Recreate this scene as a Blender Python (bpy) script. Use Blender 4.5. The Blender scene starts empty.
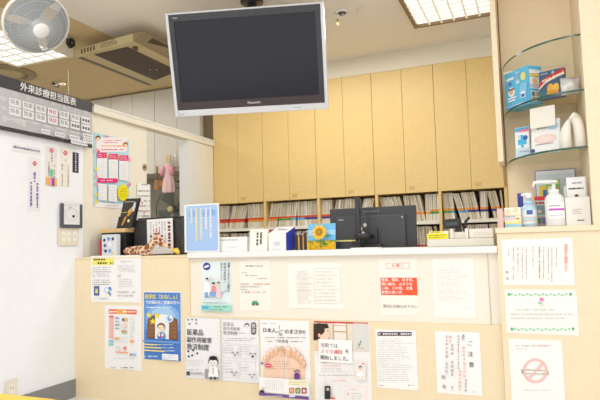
import bpy, bmesh, math, random
from mathutils import Vector, Matrix
rnd = random.Random(7)
S = bpy.context.scene
COL = S.collection
# ------------------------------------------------------------------ camera model
CP = Vector((3.1246337, -3.1919111, 1.0597646))
CR = Vector((0.9227774, 0.3844123, -0.0266279))
CD = Vector((-0.0541453, 0.0609366, -0.9966720))
CF = Vector((-0.3815104, 0.9211481, 0.0770450))
FPX = 560.757
def at(px, py, axis, val):
    """the point of the plane axis=val that stands at that place of the photograph"""
    w = CR*((px-300)/FPX) + CD*((py-200)/FPX) + CF
    i = 'xyz'.index(axis)
    return CP + w*((val-CP[i])/w[i])
def rect(x0, y0, x1, y1, Y):
    """X0, X1, Z0, Z1 of a pixel box on the plane y=Y"""
    ym, xm = (y0+y1)/2, (x0+x1)/2
    return at(x0, ym, 'y', Y).x, at(x1, ym, 'y', Y).x, at(xm, y1, 'y', Y).z, at(xm, y0, 'y', Y).z

cam = bpy.data.cameras.new('camera'); camo = bpy.data.objects.new('camera', cam); COL.objects.link(camo)
m = Matrix.Identity(4)
for i, v in enumerate((CR, -CD, -CF)):
    for j in range(3): m[j][i] = v[j]
m.translation = CP
camo.matrix_world = m
cam.sensor_width = 36; cam.lens = FPX*36/600; cam.clip_start = .02
S.camera = camo
# ------------------------------------------------------------------ materials
def lin(c):
    return tuple((x/255/12.92 if x/255 <= .04045 else ((x/255+.055)/1.055)**2.4) for x in c)
MC = {}
def M(c, rough=.55, metal=0, noise=0, emit=0, spec=.4):
    """plain procedural material from an sRGB colour, with a faint noise in the tone"""
    key = (tuple(c), rough, metal, noise, emit, spec)
    if key in MC: return MC[key]
    mt = bpy.data.materials.new('tone_%02x%02x%02x_%d' % (*[int(v) for v in c], len(MC))); mt.use_nodes = True
    nt = mt.node_tree; b = nt.nodes['Principled BSDF']
    b.inputs['Roughness'].default_value = rough; b.inputs['Metallic'].default_value = metal
    b.inputs['Specular IOR Level'].default_value = spec
    l = lin(c)
    if noise:
        tc = nt.nodes.new('ShaderNodeTexCoord'); n = nt.nodes.new('ShaderNodeTexNoise'); n.inputs['Scale'].default_value = 14
        n.inputs['Detail'].default_value = 4
        r = nt.nodes.new('ShaderNodeValToRGB')
        r.color_ramp.elements[0].position = .3; r.color_ramp.elements[1].position = .7
        r.color_ramp.elements[0].color = (*[v*(1-noise) for v in l], 1); r.color_ramp.elements[1].color = (*[min(1, v*(1+noise*.6)) for v in l], 1)
        nt.links.new(tc.outputs['Object'], n.inputs['Vector']); nt.links.new(n.outputs['Fac'], r.inputs['Fac'])
        nt.links.new(r.outputs['Color'], b.inputs['Base Color'])
    else:
        b.inputs['Base Color'].default_value = (*l, 1)
    if emit:
        b.inputs['Emission Color'].default_value = (*l, 1); b.inputs['Emission Strength'].default_value = emit
    MC[key] = mt; return mt
def wood(name, c1, c2, rough=.45):
    """fine woven-looking wood grain of the laminate"""
    mt = bpy.data.materials.new(name); mt.use_nodes = True
    nt = mt.node_tree; b = nt.nodes['Principled BSDF']; b.inputs['Roughness'].default_value = rough
    tc = nt.nodes.new('ShaderNodeTexCoord'); mp = nt.nodes.new('ShaderNodeMapping'); mp.inputs['Scale'].default_value = (70, 70, 9)
    n = nt.nodes.new('ShaderNodeTexNoise'); n.inputs['Scale'].default_value = 1.0; n.inputs['Detail'].default_value = 5
    mp2 = nt.nodes.new('ShaderNodeMapping'); mp2.inputs['Scale'].default_value = (8, 8, 60)
    n2 = nt.nodes.new('ShaderNodeTexNoise'); n2.inputs['Scale'].default_value = 1.0; n2.inputs['Detail'].default_value = 3
    mx = nt.nodes.new('ShaderNodeMath'); mx.operation = 'ADD'
    ml = nt.nodes.new('ShaderNodeMath'); ml.operation = 'MULTIPLY'; ml.inputs[1].default_value = .5
    r = nt.nodes.new('ShaderNodeValToRGB'); r.color_ramp.elements[0].position = .36; r.color_ramp.elements[1].position = .64
    r.color_ramp.elements[0].color = (*lin(c1), 1); r.color_ramp.elements[1].color = (*lin(c2), 1)
    L = nt.links.new
    L(tc.outputs['Object'], mp.inputs['Vector']); L(tc.outputs['Object'], mp2.inputs['Vector'])
    L(mp.outputs[0], n.inputs['Vector']); L(mp2.outputs[0], n2.inputs['Vector'])
    L(n.outputs['Fac'], mx.inputs[0]); L(n2.outputs['Fac'], mx.inputs[1]); L(mx.outputs[0], ml.inputs[0]); L(ml.outputs[0], r.inputs['Fac'])
    L(r.outputs['Color'], b.inputs['Base Color'])
    return mt
def glassmat(name, tint, gloss=.06):
    mt = bpy.data.materials.new(name); mt.use_nodes = True
    nt = mt.node_tree; nt.nodes.clear()
    o = nt.nodes.new('ShaderNodeOutputMaterial'); mx = nt.nodes.new('ShaderNodeMixShader')
    t = nt.nodes.new('ShaderNodeBsdfTransparent'); g = nt.nodes.new('ShaderNodeBsdfGlossy')
    mx.inputs[0].default_value = gloss
    t.inputs['Color'].default_value = (*tint, 1); g.inputs['Roughness'].default_value = .08
    nt.links.new(t.outputs[0], mx.inputs[1]); nt.links.new(g.outputs[0], mx.inputs[2])
    nt.links.new(mx.outputs[0], o.inputs['Surface']); return mt
def translucent(name, c, alpha):
    mt = bpy.data.materials.new(name); mt.use_nodes = True
    b = mt.node_tree.nodes['Principled BSDF']; b.inputs['Base Color'].default_value = (*lin(c), 1)
    b.inputs['Alpha'].default_value = alpha; b.inputs['Roughness'].default_value = .25
    return mt
def emission(name, c, s):
    mt = bpy.data.materials.new(name); mt.use_nodes = True
    nt = mt.node_tree; nt.nodes.clear(); o = nt.nodes.new('ShaderNodeOutputMaterial'); e = nt.nodes.new('ShaderNodeEmission')
    e.inputs['Color'].default_value = (*lin(c), 1); e.inputs['Strength'].default_value = s
    nt.links.new(e.outputs[0], o.inputs['Surface']); return mt

WHITE = M((236, 236, 234), .5); WALLW = M((240, 243, 248), .7, noise=.02)
CREAM = M((238, 232, 214), .6, noise=.03); CREAM2 = M((226, 220, 203), .6, noise=.03)
BLACK = M((28, 28, 30), .4); DARK = M((52, 52, 55), .45); GREY = M((150, 150, 150), .5)
PAPER = M((238, 237, 236), .8, spec=.1); PAPERC = M((243, 238, 228), .8, spec=.1)
WOODC = wood('counter_laminate', (233, 212, 171), (237, 218, 180))
WOODK = wood('cabinet_laminate', (228, 191, 114), (233, 199, 124))
WOODT = wood('tower_laminate', (235, 214, 177), (239, 220, 185))
WOODT_LIT = wood('tower_laminate_lit', (248, 222, 178), (251, 227, 186))  # tower laminate lightened in colour to brighten the alcove
BROWN = M((120, 88, 58), .6)
GLASS = glassmat('clear_glass', (.955, .975, .96)); GLASSEDGE = M((40, 78, 62), .15)
ACRYL = glassmat('clear_acrylic', (.95, .96, .97), .08)
# ------------------------------------------------------------------ mesh builder
class MB:
    def __init__(s): s.v = []; s.f = []; s.mi = []; s.mats = []; s.sm = []
    def mat(s, m):
        if m not in s.mats: s.mats.append(m)
        return s.mats.index(m)
    def add(s, vs, fs, m, smooth=False, T=None):
        k = len(s.v); i = s.mat(m)
        for v in vs:
            v = Vector(v); s.v.append(T @ v if T else v)
        for f in fs: s.f.append([k+q for q in f]); s.mi.append(i); s.sm.append(smooth)
        return s
    def box(s, x0, x1, y0, y1, z0, z1, m, T=None, bev=0):
        if bev:
            bm = bmesh.new(); bmesh.ops.create_cube(bm, size=1)
            for v in bm.verts: v.co = ((x0+x1)/2+v.co.x*(x1-x0), (y0+y1)/2+v.co.y*(y1-y0), (z0+z1)/2+v.co.z*(z1-z0))
            bmesh.ops.bevel(bm, geom=bm.edges[:], offset=bev, segments=2, affect='EDGES', profile=.5)
            bm.verts.index_update()
            s.add([v.co.copy() for v in bm.verts], [[v.index for v in f.verts] for f in bm.faces], m, False, T); bm.free(); return s
        vs = [(x, y, z) for z in (z0, z1) for y in (y0, y1) for x in (x0, x1)]
        return s.add(vs, [(0, 2, 3, 1), (4, 5, 7, 6), (0, 1, 5, 4), (2, 6, 7, 3), (0, 4, 6, 2), (1, 3, 7, 5)], m, False, T)
    def prism(s, poly, z0, z1, m, T=None, mside=None, smooth=False):
        """polygon in x,y pulled from z0 to z1"""
        n = len(poly)
        vs = [(p[0], p[1], z0) for p in poly]+[(p[0], p[1], z1) for p in poly]
        s.add(vs, [list(range(n))[::-1], list(range(n, 2*n))], m, False, T)
        return s.add(vs, [(i, (i+1) % n, n+(i+1) % n, n+i) for i in range(n)], mside or m, smooth, T)
    def tube(s, pts, r, m, n=8, T=None, caps=True):
        pts = [Vector(p) for p in pts]; rs = r if isinstance(r, (list, tuple)) else [r]*len(pts)
        vs = []; fs = []
        for i, p in enumerate(pts):
            d = (pts[min(i+1, len(pts)-1)]-pts[max(i-1, 0)]).normalized()
            a = d.orthogonal().normalized() if i == 0 else (a-d*a.dot(d)).normalized()
            b = d.cross(a)
            for k in range(n):
                t = 2*math.pi*k/n; vs.append(p+(a*math.cos(t)+b*math.sin(t))*rs[i])
        for i in range(len(pts)-1):
            for k in range(n): fs.append((i*n+k, i*n+(k+1) % n, (i+1)*n+(k+1) % n, (i+1)*n+k))
        if caps: fs.append(list(range(n))[::-1]); fs.append([(len(pts)-1)*n+k for k in range(n)])
        return s.add(vs, fs, m, True, T)
    def lathe(s, prof, m, n=24, T=None):
        """(radius, z) profile around the z axis"""
        vs = []; fs = []
        for r, z in prof:
            for k in range(n): t = 2*math.pi*k/n; vs.append((r*math.cos(t), r*math.sin(t), z))
        for i in range(len(prof)-1):
            for k in range(n): fs.append((i*n+k, i*n+(k+1) % n, (i+1)*n+(k+1) % n, (i+1)*n+k))
        fs.append(list(range(n))[::-1]); fs.append([(len(prof)-1)*n+k for k in range(n)])
        return s.add(vs, fs, m, True, T)
    def ring(s, R, r, m, n=48, k=6, T=None):
        vs = []; fs = []
        for i in range(n):
            a = 2*math.pi*i/n
            for j in range(k):
                b = 2*math.pi*j/k; q = R+r*math.cos(b); vs.append((q*math.cos(a), q*math.sin(a), r*math.sin(b)))
        for i in range(n):
            for j in range(k): fs.append((i*k+j, ((i+1) % n)*k+j, ((i+1) % n)*k+(j+1) % k, i*k+(j+1) % k))
        return s.add(vs, fs, m, True, T)
    def ball(s, c, r, m, T=None, n=14):
        rx, ry, rz = r if isinstance(r, (tuple, list)) else (r, r, r)
        vs = []; fs = []
        for i in range(1, n):
            a = math.pi*i/n
            for k in range(n): b = 2*math.pi*k/n; vs.append((c[0]+rx*math.sin(a)*math.cos(b), c[1]+ry*math.sin(a)*math.sin(b), c[2]+rz*math.cos(a)))
        for i in range(n-2):
            for k in range(n): fs.append((i*n+k, (i+1)*n+k, (i+1)*n+(k+1) % n, i*n+(k+1) % n))
        vs += [(c[0], c[1], c[2]+rz), (c[0], c[1], c[2]-rz)]; N = (n-1)*n
        for k in range(n): fs.append((N, k, (k+1) % n)); fs.append((N+1, (n-2)*n+(k+1) % n, (n-2)*n+k))
        return s.add(vs, fs, m, True, T)
    # flat printing in the plane x,z; layer stands in front (towards -y)
    def flat(s, pts, lay, m, T=None): return s.add([(p[0], -lay, p[1]) for p in pts], [list(range(len(pts)))], m, False, T)
    def mesh(s, name):
        me = bpy.data.meshes.new(name); me.from_pydata(s.v, [], s.f)
        for m_ in s.mats: me.materials.append(m_)
        me.polygons.foreach_set('material_index', s.mi); me.polygons.foreach_set('use_smooth', s.sm)
        me.update(); return me
    def build(s, name, parent=None, **kw):
        o = bpy.data.objects.new(name, s.mesh(name)); COL.objects.link(o)
        if parent: o.parent = parent
        for k_, v_ in kw.items(): o[k_] = v_
        return o
def thing(name, label, cat, loc=(0, 0, 0), rz=0, group=None):
    o = bpy.data.objects.new(name, None); COL.objects.link(o); o.location = loc; o.rotation_euler = (0, 0, rz)
    o.empty_display_size = .1
    o['label'] = label; o['category'] = cat
    if group: o['group'] = group
    return o
def tag(o, label, cat, group=None):
    o['label'] = label; o['category'] = cat
    if group: o['group'] = group
    return o
def struct(name, mb, parent=None):
    o = mb.build(name, parent)
    if not parent: o['kind'] = 'structure'
    return o
def B(x0, x1, y0, y1, z0, z1, m, bev=0, T=None): return MB().box(x0, x1, y0, y1, z0, z1, m, T, bev)
# ------------------------------------------------------------------ lettering
_tc = {}
def glyphs(body, bold=0, align='CENTER', spacing=1):
    """text as a flat mesh of size 1: (verts, faces)"""
    k = (body, bold, align, spacing)
    if k in _tc: return _tc[k]
    cu = bpy.data.curves.new('lettering', 'FONT'); cu.body = body; cu.size = 1; cu.resolution_u = 2; cu.offset = 0
    cu.align_x = align; cu.align_y = 'CENTER'; cu.space_character = spacing
    ob = bpy.data.objects.new('lettering', cu); COL.objects.link(ob)
    dg = bpy.context.evaluated_depsgraph_get(); dg.update()
    me = bpy.data.meshes.new_from_object(ob.evaluated_get(dg))
    r = ([v.co.copy() for v in me.vertices], [list(p.vertices) for p in me.polygons])
    if bold:
        b_ = min(bold, .035)*.7; v0, f0 = r; vs, fs = [], []
        for q_, (dx, dy) in enumerate(((-b_, 0), (b_, 0), (0, b_*.6))):
            k0 = len(vs); vs += [v+Vector((dx, dy, q_*.00013)) for v in v0]; fs += [[q+k0 for q in f] for f in f0]
        r = (vs, fs)
    bpy.data.objects.remove(ob); bpy.data.curves.remove(cu); bpy.data.meshes.remove(me)
    _tc[k] = r; return r
class Sheet:
    """a flat printed thing; every place on it is given as it is seen in the photograph, on the plane it hangs in"""
    def __init__(s, name, label, cat, box, axis='y', val=0, paper=PAPER, group=None, gap=.0013, thick=.0012, r=0, lift=0, root=None, T=None):
        s.axis, s.val = axis, val
        x0, y0, x1, y1 = box
        P = lambda x, y: at(x, y, axis, val)
        h = 'x' if axis == 'y' else 'y'
        s.h = h
        tl, tr, bl, br = P(x0, y0), P(x1, y0), P(x0, y1), P(x1, y1)
        # box is (x0,y0) upper left and (x1,y1) lower right corner of the sheet itself
        u0, u1, z1, z0 = getattr(tl, h), getattr(br, h), tl.z, br.z
        s.u0, s.z0, s.w, s.hh = u0, z0, u1-u0, z1-z0
        s.k = s.hh/(y1-y0)                     # metres per pixel
        s.uc = (u0+u1)/2
        if axis == 'y': loc, rz = (s.uc, val-gap, z0), 0
        else: loc, rz = (val+gap, s.uc, z0), math.pi/2
        w2 = s.w/2
        mb = MB()
        if r:
            poly = []
            for cx, cz, a0 in ((w2-r, s.hh-r, 0), (-w2+r, s.hh-r, 90), (-w2+r, r, 180), (w2-r, r, 270)):
                for q in range(5): a = math.radians(a0+22.5*q); poly.append((cx+r*math.cos(a), cz+r*math.sin(a)))
            mb.prism(poly, 0, thick, paper, Matrix.Rotation(math.pi/2, 4, 'X'))
        else: mb.box(-w2, w2, -thick, 0, 0, s.hh, paper)
        s.base, s.name = mb, name; s.o = bpy.data.objects.new(name, bpy.data.meshes.new(name)); COL.objects.link(s.o); s.o.location = loc; s.o.rotation_euler = (0, 0, rz)
        tag(s.o, label, cat, group)
        s.mb = {}; s.lay = thick+.0008; s.pic = 'printed_picture'
    def L(s, x, y):
        p = at(x, y, s.axis, s.val); return (getattr(p, s.h)-s.uc, p.z-s.z0)
    def part(s, n):
        if n == 'printed_picture' and s.name in ('double_notice', 'chart_notice', 'flower_notice', 'wall_calendar', 'coloured_foot_strip'): return s.base
        if n == 'printed_picture': n = s.pic
        if n == 'printed_text': return s.base
        if n not in s.mb: s.mb[n] = MB()
        return s.mb[n]
    def up(s): s.lay += .0004; return s.lay
    def poly(s, pts, c, part='printed_picture'):
        s.part(part).flat([s.L(*p) for p in pts], s.up(), M(c, .7, spec=.1)); return s
    def rect(s, x0, y0, x1, y1, c, part='printed_picture'):
        (a, b), (e, d) = s.L(x0, (y0+y1)/2), s.L(x1, (y0+y1)/2)
        t, q = s.L((x0+x1)/2, y0)[1], s.L((x0+x1)/2, y1)[1]
        s.part(part).flat([(a, q), (e, q), (e, t), (a, t)], s.up(), M(c, .7, spec=.1)); return s
    def rrect(s, x0, y0, x1, y1, c, r=1.5, part='printed_picture'):
        pts = []
        for cx, cy, a0 in ((x1-r, y0+r, -90), (x1-r, y1-r, 0), (x0+r, y1-r, 90), (x0+r, y0+r, 180)):
            for q in range(5): a = math.radians(a0+22.5*q); pts.append((cx+r*math.cos(a), cy+r*math.sin(a)))
        s.part(part).flat([s.L(*p) for p in pts][::-1], s.up(), M(c, .7, spec=.1)); return s
    def disc(s, x, y, rx, ry, c, part='printed_picture', rot=0, n=18):
        pts = []
        for k in range(n):
            t = -2*math.pi*k/n; a, b = rx*math.cos(t), ry*math.sin(t); q = math.radians(rot)
            pts.append(s.L(x+a*math.cos(q)-b*math.sin(q), y+a*math.sin(q)+b*math.cos(q)))
        s.part(part).flat(pts, s.up(), M(c, .7, spec=.1)); return s
    def annulus(s, x, y, r0, r1, c, part='printed_picture', n=28):
        vs = []
        for k in range(n):
            t = 2*math.pi*k/n
            for r in (r0, r1): vs.append(s.L(x+r*math.cos(t), y+r*math.sin(t)))
        l = s.up()
        s.part(part).add([(v[0], -l, v[1]) for v in vs], [(2*k, 2*k+1, (2*k+3) % (2*n), (2*k+2) % (2*n)) for k in range(n)], M(c, .7, spec=.1)); return s
    def star(s, x, y, r, c, part='printed_picture'):
        pts = [s.L(x+(r if k % 2 == 0 else r*.45)*math.sin(math.pi*k/5), y-(r if k % 2 == 0 else r*.45)*math.cos(math.pi*k/5)) for k in range(10)]
        s.part(part).flat(pts, s.up(), M(c, .7, spec=.1)); return s
    def text(s, x, y, h, body, c=(40, 40, 45), bold=.01, align='CENTER', part='printed_text', sx=1, spacing=1):
        vs, fs = glyphs(body, bold, align, spacing); l = s.up(); k = h*s.k; a, b = s.L(x, y)
        s.part(part).add([(a+v.x*k*sx, -l-v.z, b+v.y*k) for v in vs], fs, M(c, .7, spec=.1)); return s
    def vtext(s, x, y0, y1, body, c=(40, 40, 45), bold=.01, h=None, part='printed_text'):
        n = len(body); st = (y1-y0)/n; h = h or st*.95
        for i, ch in enumerate(body):
            if ch != ' ': s.text(x, y0+st*(i+.5), h, ch, c, bold, part=part)
        return s
    def lines(s, x0, y0, x1, y1, n, c=(150, 150, 152), vertical=False, fill=.55, ragged=.25, part='printed_text', ch=None):
        """rows (or columns) of small marks standing for print too small to read"""
        l = s.up(); mb = s.part(part); mt = M(c, .8, spec=.1)
        R = random.Random(int(x0*7+y0*13+n))
        for i in range(n):
            if vertical:
                pit = (x1-x0)/n; a = x1-pit*(i+.5); t, e = y0, y1-(y1-y0)*R.random()*ragged
            else:
                pit = (y1-y0)/n; a = y0+pit*(i+.5); t, e = x0, x1-(x1-x0)*R.random()*ragged
            hh = pit*fill/2; q = t; cw = ch or pit*.8
            while q < e-.2:
                w = min(cw*(.5+.4*R.random()), e-q); d = hh*(.55+.45*R.random())
                if R.random() > .08:
                    if vertical: pts = [(a-d, q+w), (a+d, q+w), (a+d, q), (a-d, q)]
                    else: pts = [(q, a+d), (q+w, a+d), (q+w, a-d), (q, a-d)]
                    mb.flat([s.L(*p) for p in pts], l, mt)
                q += cw
        return s
    def frame(s, x0, y0, x1, y1, w, c, part='printed_picture'):
        for r_ in ((x0, y0, x1, y0+w), (x0, y1-w, x1, y1), (x0, y0+w, x0+w, y1-w), (x1-w, y0+w, x1, y1-w)): s.rect(*r_, c, part=part)
        return s
    def done(s):
        s.o.data = s.base.mesh(s.name)
        for n, mb in s.mb.items(): mb.build(n, s.o)
        return s.o
# ================================================================== THE SETTING
ZC = 2.847
CEIL_DIM = M((212, 186, 138), .8, noise=.06); CEIL = M((238, 232, 222), .8, noise=.02)  # left ceiling: dimmer light put into a darker tan colour
FLOOR = wood('floor_boards', (222, 214, 202), (230, 223, 212), .4)
struct('floor', B(-3.2, 6, -7, 2.6, -.1, 0, FLOOR))
struct('ceiling', B(-.085, 6, -7, 2.6, ZC, ZC+.1, CEIL))
struct('ceiling', B(-3.2, -.085, -7, 2.6, ZC, ZC+.1, CEIL_DIM))
struct('wall_back', B(-3.2, 6, 2.5, 2.6, 0, ZC, CREAM2))
struct('wall_right', B(6, 6.1, -7, 2.6, 0, ZC, WALLW))
struct('wall_side_room', B(-3.3, -3.2, -7, 2.6, 0, ZC, CREAM))
struct('wall_left', B(-.12, 0, -7, .076, 0, 2.19, WALLW))
struct('wall_left_rear', B(-.06, 0, 1.69, 1.955, 0, 2.119, CREAM))
struct('baseboard_left', B(.0005, .012, -7, -.001, 0, .125, M((120, 122, 124), .6)))
struct('trim_1', B(-.1, -.012, .077, .165, 0, 2.119, CREAM))            # jamb between wall and sliding door
dr = struct('door_1', B(-.05, -.018, .166, .855, .01, 2.118, CREAM))
mb = MB(); p = at(144.5, 167.3, 'x', -.018)
T = Matrix.Translation((-.018, p.y, p.z)) @ Matrix.Rotation(math.pi/2, 4, 'Y')
mb.lathe([(.031, 0), (.031, .004), (.024, .005), (.021, .002)], M((176, 158, 120), .3, .6), 24, T); mb.box(-.009, .009, -.016, .016, .0022, .004, M((92, 74, 48), .4), T)
mb.build('finger_pull', dr)
mb = MB().box(-.075, .02, .168, 1.958, 2.12, 2.182, CREAM).box(-.075, .026, .168, 1.958, 2.168, 2.182, WHITE)
struct('trim_2', mb)                                                     # rail above the sliding door
struct('trim_3', B(-.1, .008, 1.475, 1.689, 0, 2.119, M((228, 229, 224), .5)))  # post
# soffit over the cabinets
struct('wall_soffit', B(0, 2.955, 1.962, 2.49, 2.673, ZC, M((236, 228, 204), .8)))
# ------------------------------------------------------------------ chart cabinets along the back
def cab_unit(i, label):
    x0 = .0+i*.5865; x1 = x0+.5865
    t = thing('wall_cabinet', label, 'cabinet', (x0, 1.96, 0), 0, 'wooden wall cabinets over the chart shelves')
    w = x1-x0-.001
    mb = MB().box(0, w, .022, .46, 1.497, 2.671, WOODK)
    mb.build('carcass', t)
    for k in range(2):
        a = .0015+k*w/2; d = B(a, a+w/2-.003, 0, .02, 1.497, 2.671, WOODK, .0015).build('door', t)
        if (i*2+k) % 2: 
            sm = MB()
            for q in range(3): sm.flat([(a+.03, 1.525+q*.012), (a+.085, 1.525+q*.012), (a+.085, 1.530+q*.012), (a+.03, 1.530+q*.012)], 0, M((178, 140, 84), .7))
            for v in sm.v: v.y = -.0008
            sm.build('number_mark', d)
    # dividers and the open shelves below
    B(0, .0245, .002, .45, .85, 1.496, WOODK).build('divider', t)
    if i == 4: B(w-.0245, w, .002, .45, .85, 1.496, WOODK).build('divider', t)
    e = w-.0005 if i < 4 else w-.025
    B(.025, e, .0, .44, 1.203, 1.233, M((240, 234, 218), .5)).build('shelf_board', t)
    B(.025, e, .0, .44, .90, .925, M((240, 234, 218), .5)).build('shelf_board', t)
    B(.025, e, .44, .455, .85, 1.496, M((120, 100, 72), .7)).build('back_board', t)
    return t
cabl = ['two-door pale wooden wall cabinet at the left end beside the white post',
        'two-door pale wooden wall cabinet right below the screen, second from the white post',
        'two-door pale wooden wall cabinet directly above the sunflower picture and monitor left half',
        'two-door pale wooden wall cabinet above the monitor right half, second from the display tower',
        'two-door pale wooden wall cabinet beside the display tower, above the beige machine']
for i in range(5): cab_unit(i, cabl[i])
# ------------------------------------------------------------------ patient charts in the open shelves
CHC = M((222, 211, 186), .85, noise=.08); CHC2 = M((204, 190, 160), .85, noise=.08); CHC3 = M((232, 228, 216), .8); CHG = M((150, 138, 118), .85)
BAND = {'orange red': (214, 74, 36), 'orange': (232, 142, 36), 'red': (200, 48, 44), 'green': (62, 150, 70), 'light blue': (74, 164, 214), 'navy blue': (40, 56, 128), 'yellow': (230, 176, 52)}
def chart_mesh(bands, body, th, h=.225):
    mb = MB(); d = .24
    z = 0
    for (z0, z1, c) in bands:
        if z0 > z: mb.box(0, th, 0, d, z, z0, body)
        mb.box(0, th, -.0006, d, z0, z1, M(BAND[c], .7)); z = z1
    mb.box(0, th, 0, d, z, h, body)
    mb.box(th*.2, th*.5, -.0008, 0, z+.012, h-.006, CHG)      # strip painted dark for the shade between its leaves
    return mb.mesh('chart_folder')
cm = {}
def charts(bay, upper, colours, label_at):
    x0 = bay*.5865+.0275; x1 = (bay+1)*.5865-(.003 if bay < 4 else .029)
    z = 1.2335 if upper else .9255
    h = .243 if upper else .258
    sgn = 1 if bay < 3 else -1
    leans = (0, .06, .12, .2, .27) if sgn > 0 else (0, -.06, -.12, -.2, -.27)
    lean = rnd.choice(leans); n = 0
    x = x0+(h*math.sin(-lean) if lean < 0 else 0); run = rnd.randint(2, 6); fresh = True
    while True:
        th = rnd.choice((.014, .017, .020, .024))
        new = lean
        if run <= 0: new = rnd.choice(leans); run = rnd.randint(2, 7)
        run -= 1
        gap = 0 if fresh else max(0, h*(math.tan(lean)-math.tan(new)))
        if x+gap+th/math.cos(new)+max(0, h*math.sin(new)) > x1:
            new = 0; gap = 0 if fresh else max(0, h*math.tan(lean))
            if x+gap+th > x1: break
        fresh = False
        lean = new; x += gap
        c = colours[min(len(colours)-1, int((x-x0)/(x1-x0)*len(colours)))]
        r_ = rnd.random(); body = CHC if r_ < .5 else (CHC2 if r_ < .85 else CHC3)
        key = (c, th, body.name, upper)
        if key not in cm:
            bz = .062 if upper else .05
            bnd = [(bz, bz+.022, c[0])]+([(bz+.022, bz+.042, c[1])] if c[1] else [])
            cm[key] = chart_mesh(bnd, body, th, h)
        o = bpy.data.objects.new('chart_folder', cm[key]); COL.objects.link(o)
        o.location = (x, 1.985+rnd.random()*.03, z+(th*math.sin(lean) if lean > 0 else .0003)); o.rotation_euler = (0, lean, 0)
        nm = c[1] or c[0]
        tag(o, 'cream chart folder with %s band, %s shelf, %s' % (nm, 'upper' if upper else 'lower', label_at), 'folder', 'cream chart folders with %s band on the %s shelf, %s' % (nm, 'upper' if upper else 'lower', label_at))
        x += th/math.cos(lean)+.0015; n += 1
    return n
la = ['bay nearest the white post', 'bay above the suggestion box', 'bay behind the sunflower', 'bay behind the monitor', 'bay nearest the tower']
R_, O_, RE, G_, LB, NB, Y_ = 'orange red', 'orange', 'red', 'green', 'light blue', 'navy blue', 'yellow'
up = [[(R_, RE), (R_, RE), (R_, RE), (R_, RE), (O_, R_), (O_, R_)],
      [(O_, R_), (G_, R_), (G_, R_), (LB, R_), (LB, R_), (NB, R_), (NB, R_)],
      [(NB, R_), (NB, R_), (NB, RE), (NB, RE), (R_, RE)],
      [(RE, O_), (O_, None), (R_, O_), (R_, O_), (O_, None), (G_, O_)],
      [(G_, O_), (LB, O_), (LB, O_), (NB, O_), (NB, O_), (NB, O_), (NB, O_)]]
lo = [[(RE, None)], [(RE, None), (O_, None)], [(NB, RE)], [(LB, RE), (LB, RE)], [(R_, None), (NB, RE)]]
tot = 0
for b in range(5):
    tot += charts(b, True, up[b], la[b]); tot += charts(b, False, lo[b], la[b])
print('charts', tot)
# ------------------------------------------------------------------ kitchen beyond the sliding door
KC = M((214, 208, 194), .5, noise=.03)
kl = ['pale kitchen wall cabinet beyond the sliding door, nearest the wooden cabinets', 'pale kitchen wall cabinet second from the wooden cabinets, above the pink dress',
      'pale kitchen wall cabinet seen over the sliding door rail, under the ceiling unit']
edges = [-.159, -.761, -1.382, -2.0]
for i in range(3):
    b_, a_ = edges[i], edges[i+1]
    t = thing('kitchen_cabinet', kl[i], 'cabinet', (a_, 1.96, 0), 0, 'pale kitchen wall cabinets')
    w = b_-a_-.002
    B(0, w, .021, .38, 1.9, 2.83, KC).build('carcass', t)
    for k in range(2):
        d = B(.001+k*w/2, (k+1)*w/2-.003, 0, .02, 1.885, 2.83, KC, .002).build('door', t)
        hx = (k*w/2+.05 if k else w/2-.05)
        MB().tube([(hx-.03, 0, 1.925), (hx-.03, -.018, 1.925), (hx+.03, -.018, 1.925), (hx+.03, 0, 1.925)], .005, M((150, 116, 66), .3, .5)).build('handle', d)
tag(B(-.157, -.004, 2.02, 2.3, 2.0, 2.84, M((112, 92, 62), .6)).build('filler_panel'), 'dark brown filler panel between kitchen and wooden cabinets', 'panel')
kw = MB().box(-2.0, -.12, 1.78, 2.48, .86, .9, M((70, 72, 72), .35)).box(-1.98, -.14, 1.82, 2.48, 0, .859, KC)
t = thing('kitchen_counter', 'dark worktop on pale base units beyond the sliding door', 'counter', (0, 0, 0))
B(-2.0, -.12, 1.78, 2.48, .86, .9, M((70, 72, 72), .35)).build('worktop', t); B(-1.98, -.14, 1.82, 2.48, 0, .8595, KC).build('base_unit', t)
struct('wall_splashback', B(-2.0, -.12, 2.485, 2.498, .9, 1.9, M((166, 163, 150), .4)))
# pink dress hanging from the cabinet handle
X0, X1, Z0, Z1 = rect(163.5, 163, 174, 193, 1.90)
t = thing('hanging_dress', 'small pink dress-shaped towel hanging from a kitchen cabinet handle', 'towel', ((X0+X1)/2, 1.90, Z0))
W, H = X1-X0, Z1-Z0
mb = MB(); n = 28; vs = []; fs = []
prof = [(1, .02), (1.05, .2), (.92, .45), (.6, .66), (.62, .72), (.8, .82), (.5, .93), (.34, 1)]
for wf, zf in prof:
    for k in range(n):
        a = 2*math.pi*k/n; rr = 1+.16*math.cos(7*a)*(1.1-zf)
        vs.append((W/2*wf*math.cos(a)*rr, .035*math.sin(a)*rr, zf*H))
for i in range(len(prof)-1):
    for k in range(n): fs.append((i*n+k, i*n+(k+1) % n, (i+1)*n+(k+1) % n, (i+1)*n+k))
mb.add(vs, fs, M((248, 204, 206), .8), True); mb.build('skirt', t)
mb = MB()
for s_ in (-1, 1): mb.tube([(s_*W*.2, -.02, H*.86), (s_*W*.5, -.03, H*.72), (s_*W*.45, -.034, H*.58)], [.028, .026, .018], M((240, 160, 170), .8))
mb.build('sleeve', t)
MB().box(-.03, .03, -.012, .012, H, H+.085, M((206, 186, 140), .6), bev=.004).build('hanger_clip', t)
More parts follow.
